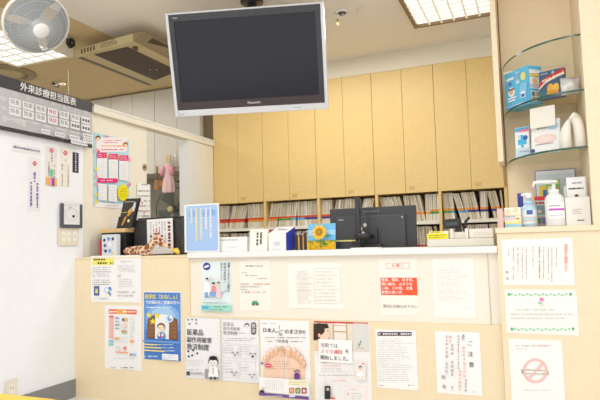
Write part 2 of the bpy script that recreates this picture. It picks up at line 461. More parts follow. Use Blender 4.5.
# utensils, note, sticker, fan
for (a, b, c_, d_, l) in ((155.5, 166, 158, 190, 'longer brown wooden utensil hanging left of the pink dress'), (159.5, 172, 162.5, 187, 'shorter brown wooden utensil hanging next to the pink dress')):
    X0, X1, Z0, Z1 = rect(a, b, c_, d_, 1.948)
    xm = (X0+X1)/2; t = thing('wooden_spatula', l, 'utensil', (xm, 1.948, Z0), 0, 'hanging utensils')
    H = Z1-Z0; MB().tube([(0, 0, H*.4), (0, 0, H)], .008, M((150, 100, 58), .6)).build('handle', t)
    MB().prism([(-.03, 0), (.03, 0), (.034, H*.3), (.012, H*.44), (-.012, H*.44), (-.034, H*.3)], -.006, .006, M((168, 112, 62), .6), Matrix.Rotation(math.pi/2, 4, 'X')).build('blade', t)
s = Sheet('cabinet_note', 'small white note taped on the kitchen cabinet right of the pink dress', 'note', (172.5, 154, 176.2, 166), 'y', 1.958, gap=.001); s.lines(172.8, 155, 176, 165.5, 5, (150, 150, 155)); s.done()
s = Sheet('door_magnet', 'navy blue diamond magnet on the kitchen cabinet by the white post', 'magnet', (182.6, 154, 186.2, 160.5), 'y', 1.958, paper=M((50, 60, 110), .5), gap=.001, r=.015); s.done()
s = Sheet('wall_sticker', 'white kitchen wall sticker with a reddish brown bird shape', 'sticker', (176, 176, 187.5, 194), 'y', 2.483, paper=M((196, 190, 178), .7), gap=.001)
s.disc(181, 181.5, 4.6, 1.1, (132, 66, 46)).poly([(179.8, 181), (183.2, 181), (182.6, 185.5), (180.8, 187)], (170, 92, 66)).lines(177, 187.5, 186, 193, 3, (120, 116, 108)); s.done()
Xf = at(176, 207, 'y', 2.15)
t = thing('electric_fan', 'dark grey desk fan with metal cage on the kitchen worktop', 'fan', (Xf.x, 2.17, .9005))
zf = Xf.z-.9-.03; FR = .25
mb = MB(); TT = Matrix.Translation((0, -.05, zf)) @ Matrix.Rotation(math.pi/2, 4, 'X')
mb.ring(FR, .008, M((96, 98, 94), .35, .5), 40, 6, TT)
for k in range(28):
    a = 2*math.pi*k/28; c, s_ = math.cos(a), math.sin(a)
    mb.tube([(c*.03, s_*.03, .07), (c*FR*.6, s_*FR*.6, .06), (c*FR, s_*FR, 0)], .0022, M((120, 122, 116), .3, .5), 4, TT)
mb.build('guard', t)
mb = MB()
for k in range(4):
    a0 = k*math.pi/2; pts = [(.02*math.cos(a0), .02*math.sin(a0))]+[((FR*.86)*math.cos(a0+q*.25), (FR*.86)*math.sin(a0+q*.25)) for q in range(5)]
    mb.prism(pts, .01, .014, M((92, 96, 92), .3), TT)
mb.build('blade', t)
MB().lathe([(.035, .055), (.035, .085), (.02, .092)], M((206, 196, 140), .4), 20, TT).build('hub', t)
MB().lathe([(.11, 0), (.11, .015), (.03, .03), (.016, .05), (.016, zf-.06)], M((60, 60, 60), .4), 20).lathe([(.05, -.03), (.06, -.1), (.04, -.16)], M((60, 60, 60), .4), 20, TT).build('stand', t)
# ================================================================== COUNTER
t = thing('reception_counter', 'long pale wood reception counter with a white upper panel and shelf', 'counter', (0, 0, 0))
CW = 2.94
B(.001, .979, 0, .05, 0, .985, WOODC).build('front_panel', t)
B(.979, CW, 0, .05, 0, .598, WOODC).build('front_panel', t)
B(.001, .979, -.004, .62, .9855, 1.0, WOODC, .003).build('counter_top', t)
B(.9795, CW, .013, .05, .5985, .978, M((238, 230, 214), .5, noise=.01)).build('white_panel', t)
mb = B(.985, CW, -.022, .38, .979, 1.017, WHITE, .008); mb.build('white_shelf', t, label='white rounded shelf along the counter')
B(.9795, .9905, .0015, .06, .5985, .978, WOODC).build('end_post', t)
B(2.885, 2.89, .0095, .0128, .5985, .978, M((200, 188, 160), .6)).build('panel_joint', t)
mb = MB().box(.03, 2.9, .051, .95, .70, .735, M((214, 196, 160), .5)); mb.build('desk_top', t)
for x in (.05, 1.4, 2.85): B(x, x+.03, .3, .92, 0, .6995, M((200, 182, 146), .5)).build('desk_leg', t)
# ------------------------------------------------------------------ display tower
t = thing('display_tower', 'pale wood display tower with open corner and glass shelves at the right end', 'display cabinet', (0, 0, 0))
TX0, TX1, TY0, TYB = 2.942, 3.95, -.02, .53
B(TX0, TX1, TY0, .6, 0, 1.084, WOODT).build('base_block', t)
B(TX0-.006, TX1, TY0-.012, .6, 1.0845, 1.114, WOODT, .003).build('ledge', t)
B(3.405, TX1, TY0, .6, 1.1145, 2.846, WOODT).build('pillar', t)
B(2.992, 3.404, TYB, .56, 1.1145, 2.846, WOODT_LIT).build('back_panel', t)
sp = B(2.955, 2.985, .26, .56, 1.505, 2.846, WOODT).build('side_panel', t)
B(2.9852, 2.9918, .524, .531, 1.505, 2.846, BROWN).build('corner_seam', t)
MB().prism([(.5, 1.5), (.56, 1.5), (.56, 1.38)], 2.968, 2.985, M((176, 136, 88), .5), Matrix(((0, 0, 1, 0), (1, 0, 0, 0), (0, 1, 0, 0), (0, 0, 0, 1)))).build('bracket', t)
for z in (2.107, 1.816, 1.519):
    pts = [(3.404, TYB-.001), (2.997, TYB-.001)]
    for k in range(1, 25):
        a = math.pi/2*k/24; pts.append((3.404-.407*math.cos(a), TYB-.001-.535*math.sin(a)))
    sh = MB().prism(pts, z-.011, z-.0004, GLASS, mside=GLASSEDGE); k_ = len(sh.mi)-len(pts); sh.mi[k_] = sh.mat(GLASS); sh.mi[-1] = sh.mat(GLASS); sh.build('glass_shelf', t, label='quarter-round clear glass shelf with dark green edge')
SZ1, SZ2 = 1.816, 1.519
# ------------------------------------------------------------------ things on the tower's glass shelves
# blue carton
A, Bq, Cq = Vector((3.012, .345)), Vector((3.142, .205)), Vector((3.215, .272)); Dq = A+Cq-Bq
hb = .222
t = thing('medicine_carton', 'tall light blue cardboard box on the middle glass shelf', 'box', (Bq.x, Bq.y, SZ1))
loc = lambda p: (p.x-Bq.x, p.y-Bq.y)
LBL = (84, 186, 232)
mb = MB().prism([loc(Bq), loc(Cq), loc(Dq), loc(A)], .0005, hb, M(LBL, .5)); mb.build('carton', t)
def facemat(P, Q, off=.0012):
    """frame on a standing face from P to Q: x along, z up, -y out"""
    d = (Q-P); L_ = d.length; d = d/L_; n_ = Vector((d.y, -d.x))
    return Matrix(((d.x, -n_.x, 0, P.x-Bq.x+n_.x*off), (d.y, -n_.y, 0, P.y-Bq.y+n_.y*off), (0, 0, 1, 0), (0, 0, 0, 1))), L_
class Art:
    """printing on an upright face given as fractions of its width and height"""
    def __init__(s, T, w, h, parent): s.T, s.w, s.h, s.o = T, w, h, parent; s.m = {}; s.lay = .0004
    def P(s, part):
        if part.startswith('printed'): part = 'printed_front'
        if part not in s.m: s.m[part] = MB()
        s.lay += .0004; return s.m[part]
    def rect(s, a, b, c, d, col, part='printed_picture'):
        s.P(part).flat([(a*s.w, b*s.h), (c*s.w, b*s.h), (c*s.w, d*s.h), (a*s.w, d*s.h)], s.lay, M(col, .6, spec=.2), s.T); return s
    def disc(s, x, y, r, col, part='printed_picture', ry=None, rot=0):
        pts = []
        for k in range(18):
            t_ = 2*math.pi*k/18; e, g = r*math.cos(t_), (ry or r)*math.sin(t_); q = math.radians(rot)
            pts.append((x*s.w+e*math.cos(q)-g*math.sin(q), y*s.h+e*math.sin(q)+g*math.cos(q)))
        s.P(part).flat(pts, s.lay, M(col, .6, spec=.2), s.T); return s
    def poly(s, pts, col, part='printed_picture'):
        s.P(part).flat([(p[0]*s.w, p[1]*s.h) for p in pts], s.lay, M(col, .6, spec=.2), s.T); return s
    def text(s, x, y, size, body, col, bold=.01, part='printed_text', rot=0):
        vs, fs = glyphs(body, bold); mb = s.P(part); q = math.radians(rot)
        mb.add([(x*s.w+(v.x*math.cos(q)-v.y*math.sin(q))*size, -s.lay-v.z, y*s.h+(v.x*math.sin(q)+v.y*math.cos(q))*size) for v in vs], fs, M(col, .6, spec=.2), False, s.T); return s
    def vtext(s, x, y0, y1, body, col, bold=.01, size=None):
        st = (y0-y1)/len(body)
        for i, ch in enumerate(body):
            if ch != ' ': s.text(x, y0-st*(i+.5), size or st*s.h*.95, ch, col, bold)
        return s
    def lines(s, a, b, c, d, n, col, vertical=False, part='printed_text'):
        mb = s.P(part); R = random.Random(int(a*100+b*77+n)); mt = M(col, .7, spec=.1)
        pit = ((c-a)*s.w if vertical else (d-b)*s.h)/n
        for i in range(n):
            L_ = ((d-b)*s.h if vertical else (c-a)*s.w); e = L_*(1-.3*R.random()); q = 0
            while q < e-.001:
                w_ = min(pit*(.5+.35*R.random()), e-q); hh = pit*.27
                if vertical: X = a*s.w+pit*(i+.5); Z = d*s.h-q; pts = [(X-hh, Z-w_), (X+hh, Z-w_), (X+hh, Z), (X-hh, Z)]
                else: Z = d*s.h-pit*(i+.5); X = a*s.w+q; pts = [(X, Z-hh), (X+w_, Z-hh), (X+w_, Z+hh), (X, Z+hh)]
                mb.flat(pts, s.lay, mt, s.T); q += pit*.85
        return s
    def done(s):
        for n, mb in s.m.items(): mb.build(n, s.o)
T, L_ = facemat(A, Bq); a = Art(T, L_, hb, t)
a.rect(.06, .03, .98, .10, (60, 150, 214)).rect(.1, .78, .42, .84, (240, 244, 250)).rect(.5, .62, .66, .93, (190, 226, 244)).disc(.82, .76, .02, (226, 226, 120), ry=.024)
a.disc(.25, .68, .014, (92, 84, 170), ry=.008).disc(.3, .45, .028, (244, 240, 230)).disc(.3, .46, .018, (226, 180, 140)).rect(.16, .50, .44, .54, (90, 56, 40)).rect(.12, .27, .5, .31, (240, 246, 250)).rect(.12, .2, .46, .24, (240, 246, 250))
a.poly([(.62, .2), (.92, .2), (.98, .56), (.7, .6)], (122, 196, 236)).rect(.7, .2, .88, .36, (236, 240, 246)).rect(.72, .22, .86, .3, (50, 96, 172)).lines(.5, .66, .68, .9, 5, (90, 160, 214), True)
a.lines(.1, .05, .95, .09, 1, (226, 240, 250)); a.done()
T, L_ = facemat(Bq, Cq); a = Art(T, L_, hb, t)
a.rect(.08, .8, .92, .9, (238, 240, 244)).rect(.08, .72, .92, .79, (236, 200, 84)).rect(.08, .4, .92, .7, (232, 236, 240)).disc(.45, .6, .018, (236, 190, 120)).lines(.12, .42, .9, .52, 3, (150, 160, 190)).rect(.1, .05, .9, .34, (214, 226, 236)).rect(.16, .2, .4, .31, (86, 120, 140)).rect(.5, .2, .84, .31, (214, 160, 60)).rect(.16, .07, .4, .17, (196, 150, 70)).rect(.5, .07, .84, .17, (86, 110, 84)); a.done()
# insole pack: dark blue and red card with a picture of feet
def card(name, label, cat, P3, W_, H_, rz, colour, lean=0, thick=.01, group=None):
    o = MB().box(0, W_, 0, thick, 0, H_, M(colour, .5) if not isinstance(colour, bpy.types.Material) else colour, bev=min(.002, thick*.3)).build(name)
    o.location = P3; o.rotation_euler = (-lean, 0, rz); tag(o, label, cat, group)
    return o, Art(Matrix.Identity(4), W_, H_, o)
o, a = card('insole_pack', 'dark blue flat pack with red band and yellow feet on the middle glass shelf', 'package', (3.192, .165, SZ1), .138, .165, -.40, (36, 64, 96), .12, .022)
a.poly([(.0, .42), (.25, .62), (.55, .74), (1, .82), (1, .98), (.5, .86), (.2, .74), (0, .58)], (190, 34, 40)).poly([(0, .36), (.25, .56), (.6, .68), (1, .76), (1, .82), (.55, .74), (.25, .62), (0, .42)], (226, 214, 190))
a.text(.55, .74, .028, 'ease guard', (240, 224, 190), .015, rot=12)
a.disc(.46, .35, .018, (214, 160, 58), ry=.028).disc(.66, .32, .018, (222, 172, 70), ry=.03, rot=-10).disc(.55, .2, .034, (196, 130, 48), ry=.014).rect(.02, .02, .3, .3, (46, 96, 112)).disc(.56, .9, .008, (110, 200, 214)).lines(.08, .86, .4, .94, 1, (150, 180, 200)); a.done()
o = MB(); 
mb = MB(); vs = []; fs = []
for i in range(9):
    for j in range(7):
        u, v = i/8, j/6; bul = math.sin(math.pi*u)*math.sin(math.pi*v)
        vs.append((u*.095, -.03*bul-.006*math.sin(9*u+4*v), v*.10*(1-.1*u)))
for i in range(8):
    for j in range(6): fs.append((i*7+j, (i+1)*7+j, (i+1)*7+j+1, i*7+j+1))
SIL = M((206, 204, 202), .25, .3)
o = mb.add(vs, fs, SIL, True).build('plastic_bag'); o.location = (3.302, .115, SZ1+.001); o.modifiers.new('thick', 'SOLIDIFY').thickness = .003
tag(o, 'shiny silver plastic bag at the pillar end of the middle glass shelf', 'bag')
o, a = card('cardboard_pad', 'tan cardboard lying behind the dark blue pack on the middle glass shelf', 'cardboard', (3.23, .33, SZ1), .16, .155, -.1, (214, 178, 118), .1, .012); a.done()
# lower glass shelf
o, a = card('sheet_mask_pack', 'slim sky blue and white pack on the lowest glass shelf', 'package', (3.052, .275, SZ2), .082, .178, -.30, (200, 226, 236), .04, .02)
a.rect(.02, .86, .98, .98, (60, 160, 214)).rect(.3, .84, .98, .92, (226, 120, 140)).rect(.03, .3, .97, .82, (238, 243, 247)).rect(.2, .42, .8, .6, (66, 182, 226)).rect(.4, .32, .6, .74, (66, 182, 226)).disc(.72, .64, .014, (58, 92, 168)).text(.35, .68, .02, 'の', (66, 150, 214)).lines(.3, .16, .95, .22, 1, (120, 150, 170)).rect(.0, .0, 1, .13, (190, 220, 232)); a.done()
o, a = card('gauze_pack', 'large white plastic pack with pink oval print on the lowest glass shelf', 'package', (3.137, .172, SZ2), .155, .185, -.40, (236, 236, 234), .1, .02)
a.disc(.5, .42, .062, (236, 200, 192), ry=.026).disc(.52, .42, .045, (240, 214, 206), ry=.018).lines(.15, .24, .9, .30, 1, (150, 140, 140)).lines(.2, .72, .6, .8, 1, (150, 150, 140)).rect(.02, .0, .98, .06, (214, 222, 232)).disc(.06, .1, .012, (60, 70, 150)).disc(.78, .78, .03, (170, 206, 226), ry=.02); a.done()
X0, X1, Z0, Z1 = rect(530.5, 103, 559, 127, .05)
o, a = card('price_card', 'blank pale card standing in front of the white pack on the lowest glass shelf', 'card', (3.147, .1, SZ2+.001), .135, .0, 0, PAPERC) if False else card('blank_card', 'blank ivory card propped against the top of the white pack on the lowest glass shelf', 'card', (3.138, .158, SZ2+.142), .135, .115, -.38, (233, 228, 214), .08, .003); a.done()
# white folded sleeve, an arch of cloth
mb = MB(); vs = []; fs = []; n = 17; R2 = random.Random(3)
for i in range(n):
    t_ = math.pi*i/(n-1)
    for k in range(12):
        a_ = 2*math.pi*k/12; w_ = .028*(1-.25*math.sin(t_)); 
        cx, cz = .044*-math.cos(t_), .02+.118*math.sin(t_)**.6
        vs.append((cx+w_*math.cos(a_)*abs(math.cos(t_))**.5+ .010*math.cos(a_), (.055+.01*math.sin(5*t_))*math.sin(a_), max(.001, cz-.02+w_*.8*math.cos(a_)*math.sin(t_))))
for i in range(n-1):
    for k in range(12): fs.append((i*12+k, i*12+(k+1) % 12, (i+1)*12+(k+1) % 12, (i+1)*12+k))
fs.append(list(range(12))[::-1]); fs.append([(n-1)*12+k for k in range(12)])
o = mb.add(vs, fs, M((238, 232, 220), .6), True).build('foot_sleeve'); o.location = (3.342, .08, SZ2+.001); o.scale = (.82, .9, 1.42)
tag(o, 'white folded cloth sleeve standing like an arch on the lowest glass shelf', 'sleeve')
# ------------------------------------------------------------------ things on the tower's ledge
LZ = 1.1145
o, a = card('pink_panel', 'narrow pinkish panel standing at the left end of the tower ledge', 'panel', (2.945, .04, LZ), .03, .105, -.3, (222, 184, 172), 0, .012); a.done()
X0, X1, Z0, Z1 = rect(504.5, 207.5, 521, 227.5, .06)
o, a = card('small_carton', 'small white carton with yellow and blue stripes, leftmost box on the tower ledge', 'box', (X0, .06, LZ), X1-X0, Z1-LZ, 0, (243, 240, 232), 0, .04)
a.rect(.0, 0, 1, .17, (150, 206, 226)).rect(0, .18, 1, .30, (240, 222, 130)).rect(.0, .38, .7, .48, (236, 196, 196)).rect(.72, .36, .92, .5, (240, 214, 40)).disc(.8, .43, .004, (70, 60, 60)).disc(.25, .82, .012, (240, 220, 160)).disc(.7, .86, .012, (240, 220, 160)).lines(.05, .5, .8, .6, 1, (120, 170, 180)).rect(0, .6, 1, .64, (240, 220, 130)); a.done()
X0, X1, Z0, Z1 = rect(518, 193, 531, 228, .22)
o, a = card('tall_carton', 'tall navy and white carton behind the blue pump bottle on the tower ledge', 'box', (X0, .22, LZ), X1-X0, Z1-LZ, 0, (226, 226, 236), 0, .04)
a.rect(0, .6, .42, 1, (72, 78, 150)).lines(.05, .1, .5, .9, 2, (56, 60, 140), True).disc(.72, .9, .013, (214, 52, 70)).rect(.5, .3, .95, .7, (150, 160, 200)); a.done()
def bottle(name, label, px0, px1, pyt, Y, prof, mt, nozzle, band):
    X0, X1, Z0, Z1 = rect(px0, pyt, px1, 227, Y); R = (X1-X0)/2; H = Z1-LZ
    t = thing(name, label, 'bottle', ((X0+X1)/2, Y, LZ))
    MB().lathe([(R*a_, H*b_) for a_, b_ in prof], mt, 28).build('body', t)
    mb = MB(); nozzle(mb, R, H); mb.build('pump', t)
    band(t, R, H); return t
def wrap(t, R, H, z0, z1, a0, a1, col, name='wrap_label', off=.0008):
    vs = []; n = 12
    for k in range(n+1):
        a_ = math.radians(a0+(a1-a0)*k/n)
        for z in (z0, z1): vs.append(((R+off)*math.cos(a_), (R+off)*math.sin(a_), z*H))
    return MB().add(vs, [(2*k, 2*k+2, 2*k+3, 2*k+1) for k in range(n)], M(col, .5), True).build(name, t)
def noz1(mb, R, H):
    W_ = M((240, 240, 240), .4)
    mb.lathe([(R*.62, H*.66), (R*.62, H*.74), (R*.3, H*.78), (R*.2, H*.86)], M((170, 206, 232), .4), 20)
    mb.lathe([(R*.5, H*.84), (R*.5, H*.92), (R*.42, H*1.0)], W_, 16); mb.box(-R*.95, R*.2, -R*.25, R*.25, H*.93, H*.99, W_, bev=.002)
def lab1(t, R, H):
    wrap(t, R, H, .1, .5, 200, 340, (226, 238, 246)); wrap(t, R, H, .36, .49, 250, 295, (60, 84, 160), 'emblem', .0016); wrap(t, R, H, .16, .3, 215, 325, (240, 190, 150), 'emblem', .0016)
    wrap(t, R, H, .19, .27, 222, 318, (176, 214, 238), 'emblem', .0022)
bottle('foam_pump_bottle', 'light blue foam pump bottle on the tower ledge', 521.5, 537, 193, .10,
       [(.9, .005), (1, .02), (1, .5), (.95, .58), (.62, .66)], M((176, 210, 234), .3), noz1, lab1)
def noz2(mb, R, H):
    W_ = M((238, 238, 236), .35)
    mb.lathe([(R*.5, H*.70), (R*.5, H*.79), (R*.2, H*.8), (R*.18, H*.97)], W_, 20)
    mb.lathe([(R*.4, H*.94), (R*.4, H*.985), (R*.2, H)], W_, 16)
    mb.tube([(0, 0, H*.96), (-R*1.3, -.006, H*.975), (-R*1.9, -.008, H*.965), (-R*2.05, -.009, H*.87)], [R*.22, R*.2, R*.18, R*.14], W_, 10)
def lab2(t, R, H):
    wrap(t, R, H, .16, .5, 225, 330, (246, 246, 246)); wrap(t, R, H, .33, .375, 232, 328, (190, 66, 190), 'emblem', .0016); wrap(t, R, H, .42, .44, 235, 300, (120, 120, 130), 'emblem', .0016); wrap(t, R, H, .22, .235, 235, 310, (170, 170, 176), 'emblem', .0016)
bottle('sanitizer_bottle', 'large white sanitizer pump bottle with purple stripe on the tower ledge', 544.5, 565, 180, .06,
       [(.95, .004), (1, .02), (1, .52), (.95, .6), (.72, .67), (.5, .705)], translucent('bottle_plastic', (236, 238, 238), .93), noz2, lab2)
X0, X1, Z0, Z1 = rect(535, 196, 546, 227, .18)
o, a = card('tooth_card', 'red-topped green product card between the two pump bottles', 'package', (X0, .18, LZ), (X1-X0)*1.1, Z1-LZ, 0, (170, 196, 190), .08, .01)
a.rect(0, .86, 1, 1, (206, 46, 60)).lines(.05, .72, .95, .84, 1, (190, 40, 50)).rect(.05, .4, .95, .7, (120, 140, 150)).disc(.4, .5, .01, (226, 190, 160)).rect(.0, .05, 1, .35, (196, 160, 160)).rect(.1, .12, .5, .3, (90, 130, 100)).rect(.55, .1, .95, .3, (90, 110, 160)); a.done()
# flyers behind, framed certificate, acrylic plate, brochure holder
X0, X1, Z0, Z1 = rect(547, 181, 561, 215, .36)
o, a = card('green_flyer', 'green bordered flyer with a red panel behind the sanitizer bottle', 'flyer', (X0, .36, LZ), X1-X0, Z1+.01-LZ, 0, (120, 184, 74), .05, .003)
a.rect(.08, .9, .92, .97, (226, 226, 120)).rect(.1, .72, .4, .86, (240, 240, 230)).disc(.66, .78, .016, (226, 96, 60)).rect(.15, .55, .9, .7, (240, 236, 226)).disc(.3, .62, .012, (230, 150, 60)); a.done()
X0, X1, Z0, Z1 = rect(540, 187, 549, 215, .38)
o, a = card('yellow_flyer', 'yellow and blue flyer between the framed sheet and sanitizer bottle', 'flyer', (X0, .40, LZ), X1-X0, Z1+.01-LZ, 0, (240, 208, 40), .03, .003)
a.rect(.4, .66, .95, .9, (60, 110, 190)).rect(.1, .5, .5, .62, (240, 244, 240)); a.done()
X0, X1, Z0, Z1 = rect(536, 170, 578, 227, .5)
t = thing('framed_notice', 'framed white and pale blue sheet leaning on the tower back panel', 'frame', (X0, .49, LZ))
W_, H_ = X1-X0-.005, at(556, 169.5, 'y', .5).z-LZ
MB().box(0, W_, 0, .012, 0, H_, M((136, 140, 182), .4)).build('frame', t)
Bo = MB().box(.006, W_-.006, -.002, 0, .006, H_-.006, M((246, 248, 250), .6)).build('sheet', t)
a = Art(Matrix.Translation((0, -.0024, 0)), W_, H_, t); a.rect(.06, .55, .94, .92, (226, 238, 250)).rect(.1, .58, .4, .62, (110, 150, 214)).rect(.1, .8, .9, .88, (232, 240, 250)).lines(.1, .64, .5, .72, 2, (110, 150, 220)); a.done()
o = B(-.004, .004, 0, .22, 0, .23, M((190, 198, 204), .3), .001).build('acrylic_plate'); o.location = (3.385, .22, LZ); o.rotation_euler = (0, 0, .08)
tag(o, 'grey upright acrylic plate leaning by the pillar inside the tower', 'panel')
X0, X1, Z0, Z1 = rect(565, 197, 594, 227, .04)
X0 += .004; X1 = 3.399
t = thing('brochure_holder', 'white brochure holder at the pillar end of the tower ledge', 'holder', (X0, .04, LZ))
W_ = X1-X0; H_ = Z1-LZ; WP = M((236, 233, 226), .4)
mb = MB().box(0, W_, 0, .003, 0, H_, WP).box(0, .003, .003, .06, 0, H_, WP).box(W_-.003, W_, .003, .06, 0, H_, WP).box(0, W_, .003, .06, 0, .003, WP).box(0, W_, .06, .063, 0, H_*1.45, WP)
mb.build('pocket', t)
a = Art(Matrix.Identity(4), W_, H_, t); a.text(.55, .18, .013, 'Dr.Bros.' if False else '〇▭▭▭', (90, 90, 90)) if False else a.lines(.45, .13, .85, .22, 1, (90, 88, 88)); a.lines(.28, .38, .72, .6, 3, (198, 192, 184)); a.done()
t2 = thing('brochure', 'white brochure with a small figure, standing in the white holder', 'brochure', (X0+.012, .045+.02, LZ+.004))
H2 = at(580, 178, 'y', .05).z-LZ
MB().box(0, W_-.024, 0, .004, 0, H2, PAPER).build('cover', t2); MB().box(.004, W_-.02, .006, .03, 0, H2*1.02, PAPER).build('page_stack', t2)
a = Art(Matrix.Identity(4), W_-.024, H2, t2); a.rect(.03, .03, .97, .98, (240, 239, 237)).lines(.3, .86, .85, .92, 1, (140, 150, 170)).lines(.1, .74, .9, .8, 1, (70, 70, 74)).disc(.5, .58, .012, (226, 170, 130)).disc(.5, .62, .010, (70, 50, 44), ry=.006).disc(.5, .53, .018, (240, 214, 190), ry=.007).lines(.2, .45, .9, .5, 1, (190, 184, 178)); a.done()
# ================================================================== THINGS ON THE COUNTER
WZ = 1.0175; CZ = 1.0005
# pale blue notice in a clear stand
X0, X1, Z0, Z1 = rect(184.5, 204, 219, 253.5, .05)
t = thing('notice_stand', 'white framed stand with a pale blue vertical-text notice on the white shelf end', 'sign', (X0, .05, WZ)); W_, H_ = X1-X0, Z1-WZ
MB().box(0, W_, 0, .006, 0, H_, WHITE).box(0, W_, 0, .07, 0, .004, ACRYL).build('stand', t)
a = Art(Matrix.Identity(4), W_, H_, t)
pts = []
for cx, cy, a0 in ((.92, .93, 0), (.10, .93, 90), (.10, .07, 180), (.92, .07, 270)):
    for q in range(5): an = math.radians(a0+22.5*q); pts.append((cx+.05*math.cos(an), cy+.04*math.sin(an)))
a.poly(pts, (156, 190, 234)); a.rect(.14, .74, .34, .86, (126, 172, 230)).rect(.5, .74, .92, .86, (126, 172, 230)).disc(.8, .82, .022, (110, 164, 228))
for x, z0, z1, c in ((.77, .2, .92, (236, 226, 240)), (.64, .42, .92, (236, 226, 240)), (.50, .18, .92, (240, 228, 170)), (.36, .06, .92, (240, 226, 160)), (.22, .56, .92, (240, 228, 190))):
    a.lines(x-.045, z0, x+.045, z1, 1, c, True)
a.done()
tag(B(0, .05, 0, .03, 0, .052, WHITE, .002).build('white_card_box'), 'small white box peeking out at the left of the blue notice stand', 'box').location = (X0-.025, .085, WZ)
# tray of leaflets
X0, X1, Z0, Z1 = rect(219, 237, 247, 252.5, .08)
t = thing('leaflet_tray', 'white open box of leaflets right of the blue notice stand', 'tray', (X0, .08, WZ)); W_, H_ = X1-X0, Z1-WZ
MB().box(0, W_, 0, .003, 0, H_, WHITE).box(0, W_, .117, .12, 0, H_, WHITE).box(0, .003, .003, .117, 0, H_, WHITE).box(W_-.003, W_, .003, .117, 0, H_, WHITE).box(0, W_, .003, .117, 0, .003, WHITE).build('tray', t)
a = Art(Matrix.Identity(4), W_, H_, t); a.lines(.05, .72, .8, .9, 1, (176, 176, 178)).lines(.3, .25, .7, .36, 1, (206, 206, 208)); a.done()
for i in range(9):
    h = .055+.012*rnd.random()
    o = B(.006, W_-.02-.008*rnd.random(), 0, .002, 0, h, CHC if i % 2 else PAPER).build('leaflet'); o.location = (X0+.006*rnd.random(), .088+i*.011, WZ+.004); o.rotation_euler = (-.05, 0, 0)
    tag(o, 'pale leaflet standing in the white open box on the shelf', 'leaflet', 'leaflets in the white open box')
# cream card
X0, X1, Z0, Z1 = rect(248.5, 229, 267, 251.5, .07)
o, a = card('writing_card', 'upright cream booklet with handwritten vertical text left of the suggestion box', 'booklet', (X0, .07, WZ), X1-X0, Z1-WZ, 0, (243, 239, 226), .12, .018)
a.rect(0, 0, .05, 1, (150, 190, 214)).lines(.36, .25, .74, .85, 2, (80, 78, 76), True).lines(.15, .86, .6, .9, 1, (206, 200, 186)); a.done()
o, a = card('red_booklet', 'thin red booklet between the cream booklet and the suggestion box', 'booklet', (at(265.5, 240, 'y', .1).x, .105, WZ), .022, at(267, 229.5, 'y', .1).z-WZ, 0, (186, 32, 52), 0, .1); a.done()
# suggestion box with sloping lid, blue right side
X0, X1, Z0, Z1 = rect(268.5, 233.5, 286, 251.5, .05); Zt = at(280, 226.5, 'y', .05).z
t = thing('suggestion_box', 'white box with sloping slotted lid and a deep blue right side', 'box', (X0, .05, WZ)); W_ = X1-X0; H1 = Z1-WZ; H2 = at(284, 227, 'y', .2).z-WZ; D_ = .15
BLU = M((40, 52, 176), .45)
mb = MB(); vs = [(0, 0, 0), (W_, 0, 0), (W_, D_, 0), (0, D_, 0), (0, 0, H1), (W_, 0, H1), (W_, D_, H2), (0, D_, H2)]
mb.add(vs, [(0, 3, 2, 1), (0, 1, 5, 4), (2, 3, 7, 6), (0, 4, 7, 3), (4, 5, 6, 7)], WHITE); mb.build('box_body', t)
k = MB().add([(W_+.0008, 0, 0), (W_+.0008, D_, 0), (W_+.0008, D_, H2), (W_+.0008, 0, H1)], [(0, 1, 2, 3)], BLU); k.build('side_panel', t, label='deep blue side panel')
Ts = Matrix.Translation((0, 0, H1)) @ Matrix.Rotation(-(math.pi/2-math.atan2(H2-H1, D_)), 4, 'X')
sl = math.hypot(D_, H2-H1)
a = Art(Ts, W_, sl, t); a.rect(.2, .5, .8, .62, (90, 92, 100), part='slot').lines(.12, .72, .6, .84, 1, (140, 140, 146)); a.done()
a = Art(Matrix.Identity(4), W_, H1, t); a.disc(.5, .4, .018, (222, 224, 228)).lines(.3, .3, .7, .5, 2, (190, 192, 198)).lines(.2, .05, .8, .12, 1, (206, 206, 210)); a.done()
# black binders
for i, (a_, b_, top, st, l) in enumerate(((295, 299.5, 235, (226, 160, 60), 'leftmost black file binder beside the white and blue box'), (300, 303.8, 235, (240, 150, 30), 'middle black file binder with orange spine strip'), (304, 308, 232.5, (226, 170, 50), 'black file binder right beside the sunflower picture'))):
    X0, X1, Z0, Z1 = rect(a_, top, b_, 250.5, .10)
    t = thing('file_binder', l, 'binder', (X0, .10, WZ), 0, 'black file binders'); W_, H_ = X1-X0, Z1-WZ
    B(0, W_, 0, .18, 0, H_, BLACK, .002).build('cover', t)
    a = Art(Matrix.Identity(4), W_, H_, t); a.rect(.75, .0, 1, .95, st, part='spine_strip').done()
    MB().ring(.012, .003, M((226, 224, 216), .3), 16, 6, Matrix.Translation((W_/2, .03, H_)) @ Matrix.Rotation(math.pi/2, 4, 'Y')).build('ring', t)
